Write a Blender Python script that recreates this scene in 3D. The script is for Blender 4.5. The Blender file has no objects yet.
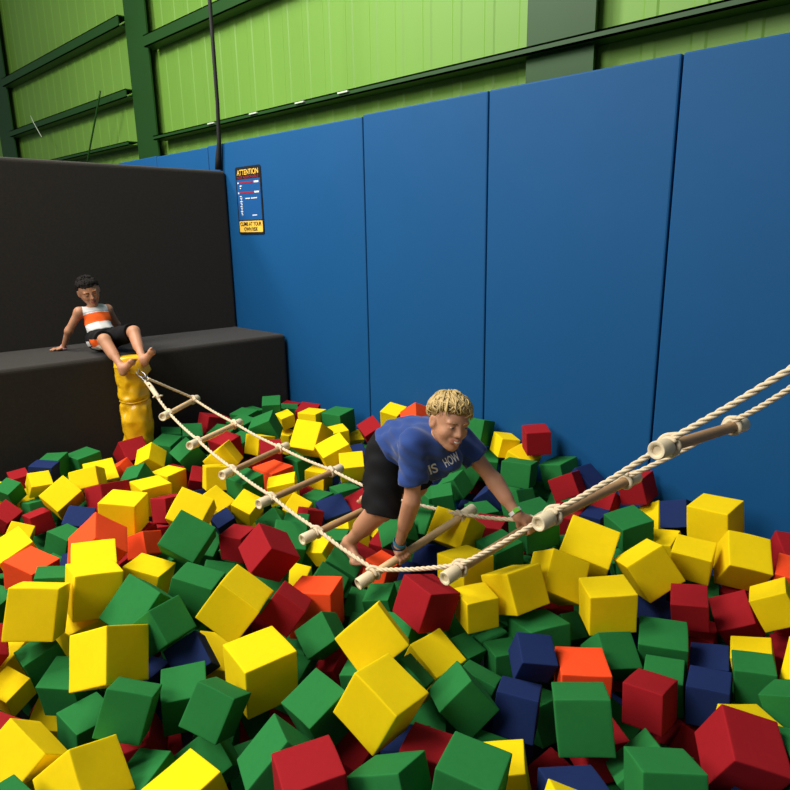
import bpy, bmesh, math, random
import numpy as np
from mathutils import Vector, Matrix, Quaternion
random.seed(7)
C = bpy.context.scene.collection
ZS = 2.0            # pit floor is world z = 0; all coordinates below are measured from the camera height
PI = math.pi

# ------------------------------------------------------------------ helpers
def V(p): return Vector((p[0], p[1], p[2] + ZS))
def tag(o, label=None, cat=None, group=None, kind=None):
    if label: o['label'] = label
    if cat: o['category'] = cat
    if group: o['group'] = group
    if kind: o['kind'] = kind
    return o
def empty(name, loc):
    o = bpy.data.objects.new(name, None); C.objects.link(o)
    o.location = V(loc); o.empty_display_size = 0.05
    return o
def obj(name, verts, faces, mat, parent=None, origin=None, smooth=False):
    """One mesh object. verts are in camera-height coordinates; origin (same coords) becomes the object's origin."""
    if parent is not None: org = parent_world(parent)
    elif origin is not None: org = V(origin)
    else: org = Vector((0, 0, ZS))
    me = bpy.data.meshes.new(name)
    me.from_pydata([tuple(V(v) - org) for v in verts], [], [tuple(int(i) for i in f) for f in faces])
    me.update()
    if smooth: me.polygons.foreach_set('use_smooth', [True] * len(me.polygons))
    mats = mat if isinstance(mat, (list, tuple)) else [mat]
    for m in mats: me.materials.append(m)
    o = bpy.data.objects.new(name, me); C.objects.link(o)
    if parent is not None:
        o.parent = parent
    else:
        o.location = org
    return o
def parent_world(p):
    w = Vector((0, 0, 0))
    while p is not None:
        w += p.location; p = p.parent
    return w
class MB:
    """collects simple shapes into one mesh"""
    def __init__(s): s.v = []; s.f = []
    def add(s, vs, fs):
        n = len(s.v); s.v += [tuple(v) for v in vs]; s.f += [tuple(i + n for i in f) for f in fs]
    def box(s, lo, hi):
        x0, y0, z0 = lo; x1, y1, z1 = hi
        s.add([(x0,y0,z0),(x1,y0,z0),(x1,y1,z0),(x0,y1,z0),(x0,y0,z1),(x1,y0,z1),(x1,y1,z1),(x0,y1,z1)],
              [(0,3,2,1),(4,5,6,7),(0,1,5,4),(1,2,6,5),(2,3,7,6),(3,0,4,7)])
    def obox(s, c, ax, h):
        c = Vector(c); a = [Vector(k) for k in ax]
        vs = []
        for dz in (-1, 1):
            for dx, dy in ((-1,-1),(1,-1),(1,1),(-1,1)):
                vs.append(c + a[0]*dx*h[0] + a[1]*dy*h[1] + a[2]*dz*h[2])
        s.add(vs, [(0,3,2,1),(4,5,6,7),(0,1,5,4),(1,2,6,5),(2,3,7,6),(3,0,4,7)])
    def tube(s, pts, rad, n=10, cap=True, closed=False):
        P = [Vector(p) for p in pts]
        if not hasattr(rad, '__len__'): rad = [rad] * len(P)
        m = len(P); vs = []
        up = Vector((0, 0, 1)); prev = None
        for i in range(m):
            if closed: t = (P[(i+1) % m] - P[i-1]).normalized()
            else: t = (P[min(i+1, m-1)] - P[max(i-1, 0)]).normalized()
            if prev is None:
                a = t.cross(up if abs(t.z) < 0.95 else Vector((1, 0, 0))).normalized()
            else:
                a = (prev - t * prev.dot(t)).normalized()
            prev = a; b = t.cross(a)
            for k in range(n):
                q = 2 * PI * k / n
                vs.append(P[i] + (a * math.cos(q) + b * math.sin(q)) * rad[i])
        fs = []
        for i in range(m if closed else m - 1):
            j = (i + 1) % m
            for k in range(n):
                l = (k + 1) % n
                fs.append((i*n+k, i*n+l, j*n+l, j*n+k))
        if cap and not closed:
            fs.append(tuple(range(n-1, -1, -1))); fs.append(tuple((m-1)*n + k for k in range(n)))
        s.add(vs, fs)
    def lathe(s, p0, axis, prof, n=20):
        """prof: list of (distance along axis, radius)"""
        p0 = Vector(p0); t = Vector(axis).normalized()
        a = t.cross(Vector((0, 0, 1)) if abs(t.z) < 0.95 else Vector((1, 0, 0))).normalized(); b = t.cross(a)
        vs = []; fs = []
        for d, r in prof:
            for k in range(n):
                q = 2 * PI * k / n
                vs.append(p0 + t*d + (a*math.cos(q) + b*math.sin(q)) * max(r, 1e-4))
        for i in range(len(prof) - 1):
            for k in range(n):
                l = (k + 1) % n
                fs.append((i*n+k, i*n+l, (i+1)*n+l, (i+1)*n+k))
        fs.append(tuple(range(n-1, -1, -1))); fs.append(tuple((len(prof)-1)*n + k for k in range(n)))
        s.add(vs, fs)
    def make(s, name, mat, parent=None, origin=None, smooth=False): return obj(name, s.v, s.f, mat, parent, origin, smooth)
def sharp_smooth(o, ang=40):
    me = o.data
    me.polygons.foreach_set('use_smooth', [True] * len(me.polygons))
    bm = bmesh.new(); bm.from_mesh(me)
    for e in bm.edges:
        if len(e.link_faces) == 2 and e.calc_face_angle(0) > math.radians(ang): e.smooth = False
    bm.to_mesh(me); bm.free()
def bevel(o, w=0.01, seg=2):
    m = o.modifiers.new('bevel', 'BEVEL'); m.width = w; m.segments = seg; m.limit_method = 'ANGLE'; m.angle_limit = math.radians(35)
    return o
def catmull(P, n=8):
    P = [Vector(p) for p in P]; out = []
    Q = [P[0]*2 - P[1]] + P + [P[-1]*2 - P[-2]]
    for i in range(1, len(Q) - 2):
        for k in range(n):
            t = k / n
            a, b, c, d = Q[i-1], Q[i], Q[i+1], Q[i+2]
            out.append(0.5 * ((2*b) + (c - a)*t + (2*a - 5*b + 4*c - d)*t*t + (-a + 3*b - 3*c + d)*t*t*t))
    out.append(P[-1]); return out

# ------------------------------------------------------------------ materials
def mat(name, col, rough=0.6, spec=0.3, noise=None, bump=None, metal=0.0, sss=0.0, sheen=0.0, wave=None):
    """noise=(scale, amount): slight colour mottling; bump=(scale, strength, distance)"""
    m = bpy.data.materials.new(name); m.use_nodes = True
    nt = m.node_tree; N = nt.nodes; L = nt.links
    p = N['Principled BSDF']
    p.inputs['Roughness'].default_value = rough
    p.inputs['Specular IOR Level'].default_value = spec
    p.inputs['Metallic'].default_value = metal
    p.inputs['Base Color'].default_value = (*col, 1)
    if sss:
        p.inputs['Subsurface Weight'].default_value = sss
        p.inputs['Subsurface Radius'].default_value = (0.02, 0.007, 0.004)
        p.inputs['Subsurface Scale'].default_value = 0.5
    if sheen: p.inputs['Sheen Weight'].default_value = sheen
    tc = N.new('ShaderNodeTexCoord')
    if noise:
        nz = N.new('ShaderNodeTexNoise'); nz.inputs['Scale'].default_value = noise[0]; nz.inputs['Detail'].default_value = 4
        L.new(tc.outputs['Object'], nz.inputs['Vector'])
        mx = N.new('ShaderNodeMix'); mx.data_type = 'RGBA'
        k = noise[1]
        mx.inputs[6].default_value = (*[c * (1 - k) for c in col], 1)
        mx.inputs[7].default_value = (*[min(1, c * (1 + k)) for c in col], 1)
        L.new(nz.outputs['Fac'], mx.inputs[0]); L.new(mx.outputs[2], p.inputs['Base Color'])
    if bump:
        bz = N.new('ShaderNodeTexNoise'); bz.inputs['Scale'].default_value = bump[0]; bz.inputs['Detail'].default_value = 3
        L.new(tc.outputs['Object'], bz.inputs['Vector'])
        bn = N.new('ShaderNodeBump'); bn.inputs['Strength'].default_value = bump[1]; bn.inputs['Distance'].default_value = bump[2]
        L.new(bz.outputs['Fac'], bn.inputs['Height']); L.new(bn.outputs['Normal'], p.inputs['Normal'])
    return m
FOAM = {
    'yellow': mat('yellow_foam', (0.84, 0.60, 0.003), 0.85, 0.12, (9, 0.05), (260, 0.15, 0.002)),
    'green':  mat('green_foam',  (0.018, 0.165, 0.038), 0.85, 0.12, (9, 0.08), (260, 0.15, 0.002)),
    'red':    mat('red_foam',    (0.30, 0.009, 0.014), 0.85, 0.12, (9, 0.08), (260, 0.15, 0.002)),
    'orange': mat('orange_foam', (0.92, 0.075, 0.016), 0.85, 0.12, (9, 0.05), (260, 0.15, 0.002)),
    'blue':   mat('navy_foam',   (0.011, 0.024, 0.10), 0.85, 0.12, (9, 0.08), (260, 0.15, 0.002)),
}
M = dict(
    wall=mat('blue_vinyl', (0.005, 0.074, 0.215), 0.6, 0.18, (1.2, 0.06), (3.0, 0.12, 0.02)),
    seam=mat('seam_shadow_gap', (0.006, 0.03, 0.08), 0.8, 0.1),
    bench=mat('charcoal_carpet', (0.026, 0.0225, 0.019), 0.95, 0.08, (60, 0.25), (500, 0.4, 0.002), sheen=0.15),
    metal=mat('green_sheet_steel', (0.15, 0.31, 0.045), 0.5, 0.3, (0.7, 0.12)),
    steel=mat('shaded_dark_green_steel', (0.012, 0.060, 0.008), 0.5, 0.3, (2, 0.1)),  # dark green of the columns; shade on the girts is put into this colour
    pale=mat('pale_galvanized_clip', (0.55, 0.62, 0.50), 0.5, 0.4),
    black=mat('black_strap', (0.012, 0.012, 0.012), 0.7, 0.2),
    floor=mat('pit_floor_mat', (0.012, 0.013, 0.015), 0.9, 0.1),
    vinyl=mat('yellow_vinyl', (0.80, 0.46, 0.008), 0.32, 0.5, (5, 0.08), (18, 0.12, 0.01)),
    rope=mat('cream_rope', (0.66, 0.54, 0.37), 0.8, 0.15, (40, 0.08)),
    wood=mat('varnished_dowel', (0.40, 0.235, 0.11), 0.5, 0.3, (14, 0.18)), pale_wood=mat('pale_dowel', (0.70, 0.48, 0.25), 0.5, 0.3, (14, 0.12)),
    cap=mat('cream_plastic_cap', (0.72, 0.60, 0.40), 0.45, 0.35, (10, 0.05)),
    chrome=mat('steel_carabiner', (0.32, 0.32, 0.33), 0.38, 0.5, metal=1.0),
)

# ------------------------------------------------------------------ camera
CAMR = ((0.7155843, 0.1586838, -0.6802636), (0.6983255, -0.1858652, 0.6912276), (-0.0167507, -0.9696771, -0.2438152))
cd = bpy.data.cameras.new('camera'); cam = bpy.data.objects.new('camera', cd); C.objects.link(cam)
cd.sensor_width = 36; cd.lens = 36 * 655.0 / 790.0; cd.clip_start = 0.05; cd.clip_end = 100
R = Matrix(CAMR)      # columns: camera x, y(down), z(forward) in world axes
mw = Matrix(((R[0][0], -R[0][1], -R[0][2], 0), (R[1][0], -R[1][1], -R[1][2], 0), (R[2][0], -R[2][1], -R[2][2], ZS), (0, 0, 0, 1)))
cam.matrix_world = mw
bpy.context.scene.camera = cam

# ------------------------------------------------------------------ setting
XB, YW = -4.4, 3.22
b = MB(); b.box((-5.3, -2.2, -2.05), (2.6, 4.4, -2.0)); b.make('floor', M['floor'], origin=(0, 1, -2.0))['kind'] = 'structure'
# blue padded wall: vertical vinyl panels 1.06 m wide with narrow gaps, one continuous lining
b = MB()
edges = [-12.4, -11.3, -10.3, -9.2, -8.1, -7.25, -6.385, -5.422, -3.43, -2.392, -1.32, -0.26, 0.80, 1.86]
for i in range(len(edges) - 1):
    top = 0.742 if i % 2 else 0.734
    if edges[i] > -3.5: top = 0.752
    b.box((edges[i] + 0.004, YW, -2.0), (edges[i+1] - 0.004, YW + 0.06, top))
w = b.make('wall_right', M['wall'], origin=(-3, YW, -2)); w['kind'] = 'structure'; bevel(w, 0.009, 2)
b = MB(); b.box((-12.4, YW + 0.045, -2.0), (1.86, YW + 0.10, 0.72)); b.make('trim_1', M['seam'], origin=(-3, YW, -2))['kind'] = 'structure'
# charcoal upright pad behind the ledge
def pad(name, lo, hi, bw, slope=0.0):
    b = MB(); b.box(lo, hi)
    b.v = [(x, y, z - slope * (y - 2.0) if z > -1.9 else z) for x, y, z in b.v]
    o = b.make(name, M['bench'], origin=(lo[0], lo[1], lo[2])); bevel(o, bw, 4)
    return o
pad('wall_left', (-5.40, -2.2, -2.0), (-5.146, YW - 0.004, 0.524), 0.03, 0.006)['kind'] = 'structure'
ledge = pad('padded_ledge', (-5.145, -2.2, -2.0), (XB, YW - 0.02, -0.792), 0.03, 0.018)
tag(ledge, 'long charcoal carpeted ledge along the dark upright pad, where the small boy sits', 'ledge')
# green steel building shell above the pads
b = MB()
xs = np.arange(-16, 6, 0.30)
prof = []
for x in xs: prof += [(x, 4.24), (x + 0.20, 4.24), (x + 0.215, 4.234), (x + 0.285, 4.234)]
n = len(prof)
b.add([(x, y, -2.0) for x, y in prof] + [(x, y, 4.2) for x, y in prof], [(i, i+1, n+i+1, n+i) for i in range(n-1)])
b.make('wall_outer', M['metal'], origin=(-5, 4.2, -2))['kind'] = 'structure'
def girt(i, x0, x1, z0, z1, y0=4.05):
    b = MB(); b.box((x0, y0, z0), (x1, 4.21, z0 + 0.012)); b.box((x0, y0, z0), (x1, y0 + 0.012, z1)); b.box((x0, y0, z1 - 0.012), (x1, 4.21, z1))
    b.make('trim_%d' % i, M['steel'], origin=((x0 + x1) / 2, y0, z0))['kind'] = 'structure'
girt(2, -8.05, 4.0, 1.118, 1.168); girt(3, -13.3, -8.75, 1.125, 1.178)
girt(4, -13.3, -8.66, 1.69, 1.79); girt(5, -8.05, 4.0, 2.15, 2.28); girt(6, -13.3, -8.66, 2.5, 2.63)
def column(i, x0, x1, y0=4.12):
    b = MB(); b.box((x0, y0, -2.0), (x1, y0 + 0.02, 4.2)); b.box((x0 + 0.02, y0 + 0.02, -2.0), (x0 + 0.045, 4.21, 4.2))
    b.make('trim_%d' % i, M['steel'], origin=((x0 + x1) / 2, y0, -2.0))['kind'] = 'structure'
column(7, -8.63, -8.09); column(8, -14.1, -13.35); column(9, -2.75, -2.25)
b = MB()
for x in (-6.75, -5.95, -5.2, -4.6): b.box((x, 4.03, 1.145), (x + 0.13, 4.05, 1.158))
b.make('trim_10', M['pale'], origin=(-5.5, 4.04, 1.15))['kind'] = 'structure'
b = MB(); b.tube([(-9.06, 3.9, 1.8), (-9.124, 3.9, 1.714), (-9.706, 3.9, 1.039), (-10.0, 3.9, 0.7)], 0.012, 8)
b.make('trim_11', M['steel'], origin=(-9.7, 3.9, 0.7), smooth=True)['kind'] = 'structure'
b = MB(); b.tube([(-11.85, 3.95, 1.85), (-11.767, 3.95, 1.743), (-11.5, 3.95, 1.5)], 0.006, 8)
b.make('trim_12', M['pale'], origin=(-11.5, 3.95, 1.5), smooth=True)['kind'] = 'structure'
b = MB()
b.tube([(-5.15, 3.19, 3.2), (-5.155, 3.19, 1.055), (-5.175, 3.19, 0.747), (-5.20, 3.185, 0.62), (-5.215, 3.185, 0.53)], [0.016, 0.016, 0.018, 0.026, 0.028], 8)
tag(b.make('hanging_cable', M['black'], origin=(-5.05, 3.12, 0.5), smooth=True), 'black cable hanging down at the corner between the blue wall and the charcoal pad', 'cable')

# ------------------------------------------------------------------ warning sign
sg = empty('warning_sign', (-4.787, YW - 0.012, -0.012))
tag(sg, 'narrow warning sign headed ATTENTION, screwed to the blue wall beside the charcoal pad', 'sign')
S_blk = mat('sign_black', (0.012, 0.012, 0.013), 0.4, 0.4); S_yel = mat('sign_yellow', (0.86, 0.52, 0.07), 0.45, 0.3)
S_blu = mat('sign_blue', (0.008, 0.080, 0.26), 0.45, 0.3); S_wht = mat('sign_white', (0.75, 0.78, 0.80), 0.5, 0.3); S_red = mat('sign_red', (0.26, 0.02, 0.05), 0.5, 0.3)
sx0, sx1, sz0, sz1, sy = -5.003, -4.634, -0.012, 0.532, YW - 0.001
def plate(name, x0, x1, z0, z1, d, m, r=0.012):
    vs = []; n = 6
    for cx, cz, a0 in ((x1-r, z1-r, 0), (x0+r, z1-r, 90), (x0+r, z0+r, 180), (x1-r, z0+r, 270)):
        for k in range(n + 1):
            a = math.radians(a0 + 90*k/n); vs.append((cx + r*math.cos(a), cz + r*math.sin(a)))
    k = len(vs)
    return obj(name, [(x, sy - d, z) for x, z in vs] + [(x, sy, z) for x, z in vs],
               [tuple(range(k))] + [(i, k+i, k+(i+1) % k, (i+1) % k) for i in range(k)], m, sg)
plate('backing_plate', sx0, sx1, sz0, sz1, 0.005, S_blk, 0.02)
plate('notice_panel', sx0 + 0.016, sx1 - 0.016, 0.105, 0.432, 0.0065, S_blu, 0.004)
plate('footer_panel', sx0 + 0.016, sx1 - 0.016, 0.006, 0.097, 0.0065, S_yel, 0.01)
def lettering(name, txt, x0, x1, zc, h, m, d=0.0085):
    cu = bpy.data.curves.new(name, 'FONT'); cu.body = txt; cu.align_x = 'CENTER'; cu.align_y = 'CENTER'; cu.size = 1.0; cu.extrude = 0.0; cu.offset = 0.014
    o = bpy.data.objects.new(name, cu); C.objects.link(o); bpy.context.view_layer.update()
    w, hh = o.dimensions.x, o.dimensions.y
    me = bpy.data.meshes.new_from_object(o); bpy.data.objects.remove(o); bpy.data.curves.remove(cu)
    xs = [v.co.x for v in me.vertices]; zs = [v.co.y for v in me.vertices]
    mx, mz = (min(xs)+max(xs))/2, (min(zs)+max(zs))/2; kx = (x1-x0)/(max(xs)-min(xs)); kz = h/(max(zs)-min(zs))
    org = parent_world(sg)
    for v in me.vertices:
        p = V(((x0+x1)/2 + (v.co.x-mx)*kx, sy - d, zc + (v.co.y-mz)*kz)); v.co = p - org
    me.materials.clear(); me.materials.append(m)
    q = bpy.data.objects.new(name, me); C.objects.link(q); q.parent = sg
    return q
lettering('heading', 'ATTENTION', sx0 + 0.03, sx1 - 0.03, 0.487, 0.043, S_yel)
lettering('subheading', 'NOT RESPONSIBLE', sx0 + 0.03, sx1 - 0.03, 0.447, 0.020, S_red)
lettering('footer_text', 'CLIMB AT YOUR', sx0 + 0.03, sx1 - 0.03, 0.073, 0.032, S_blk)
lettering('footer_text', 'OWN RISK', sx0 + 0.085, sx1 - 0.085, 0.031, 0.032, S_blk)
def bars(name, rows, m):
    b = MB()
    for x0, x1, z, h in rows: b.box((x0, sy - 0.0085, z - h/2), (x1, sy - 0.006, z + h/2))
    b.make(name, m, sg)
bars('red_text_lines', [(sx0 + 0.055, sx1 - 0.11, 0.405, 0.013), (sx0 + 0.055, sx1 - 0.11, 0.325, 0.013)], S_red)
rows = [(sx1 - 0.10, sx1 - 0.035, 0.405, 0.013), (sx1 - 0.10, sx1 - 0.035, 0.325, 0.013), (sx0 + 0.03, sx0 + 0.045, 0.405, 0.012), (sx0 + 0.03, sx0 + 0.045, 0.325, 0.012), (sx0 + 0.06, sx0 + 0.09, 0.38, 0.008), (sx0 + 0.06, sx0 + 0.075, 0.362, 0.008)]
for k in range(12): rows.append((sx0 + 0.05 + 0.006*(k % 3), sx0 + 0.08 + 0.005*(k % 2), 0.297 - 0.0135*k, 0.006))
rows += [(sx0 + 0.13, sx0 + 0.20, 0.278, 0.007), (sx0 + 0.215, sx0 + 0.30, 0.278, 0.007), (sx0 + 0.22, sx0 + 0.285, 0.142, 0.007)]
bars('white_text_lines', rows, S_wht)

# ------------------------------------------------------------------ foam cubes
def cube_mesh(seed):
    rnd = np.random.default_rng(seed)
    g = np.array([-0.5, -0.488, -0.465, -0.40, -0.22, 0.0, 0.22, 0.40, 0.465, 0.488, 0.5]); n = len(g)
    idx = {}; vs = []; fs = []
    def vid(i, j, k):
        if (i, j, k) not in idx:
            idx[(i, j, k)] = len(vs); vs.append((g[i], g[j], g[k]))
        return idx[(i, j, k)]
    for ax in range(3):
        for side in (0, n - 1):
            for i in range(n - 1):
                for j in range(n - 1):
                    q = []
                    for a, bb in ((i, j), (i+1, j), (i+1, j+1), (i, j+1)):
                        t = [0, 0, 0]; t[ax] = side; t[(ax+1) % 3] = a; t[(ax+2) % 3] = bb; q.append(vid(*t))
                    fs.append(tuple(q if side else q[::-1]))
    P = np.array(vs); r = 0.022
    core = np.clip(P, -0.5 + r, 0.5 - r); d = P - core; l = np.linalg.norm(d, axis=1, keepdims=True)
    P = core + d / np.maximum(l, 1e-9) * r
    ph = rnd.uniform(0, 6.28, (3, 3)); am = rnd.uniform(0.003, 0.009, 3)
    for a in range(3):
        P[:, a] += am[a] * np.sin(P[:, (a+1) % 3] * 5 + ph[a, 0]) * np.cos(P[:, (a+2) % 3] * 4 + ph[a, 1])
    # soft pillowing and a little shear, as in cut upholstery foam
    sh = rnd.uniform(-0.02, 0.02, 3)
    P = P + np.stack([sh[0]*P[:, 1], sh[1]*P[:, 2], sh[2]*P[:, 0]], 1)
    me = bpy.data.meshes.new('foam_cube'); me.from_pydata(P.tolist(), [], fs); me.update()
    me.polygons.foreach_set('use_smooth', [True] * len(me.polygons))
    me.materials.append(FOAM['yellow'])
    return me
CM = [cube_mesh(s) for s in range(8)]
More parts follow.
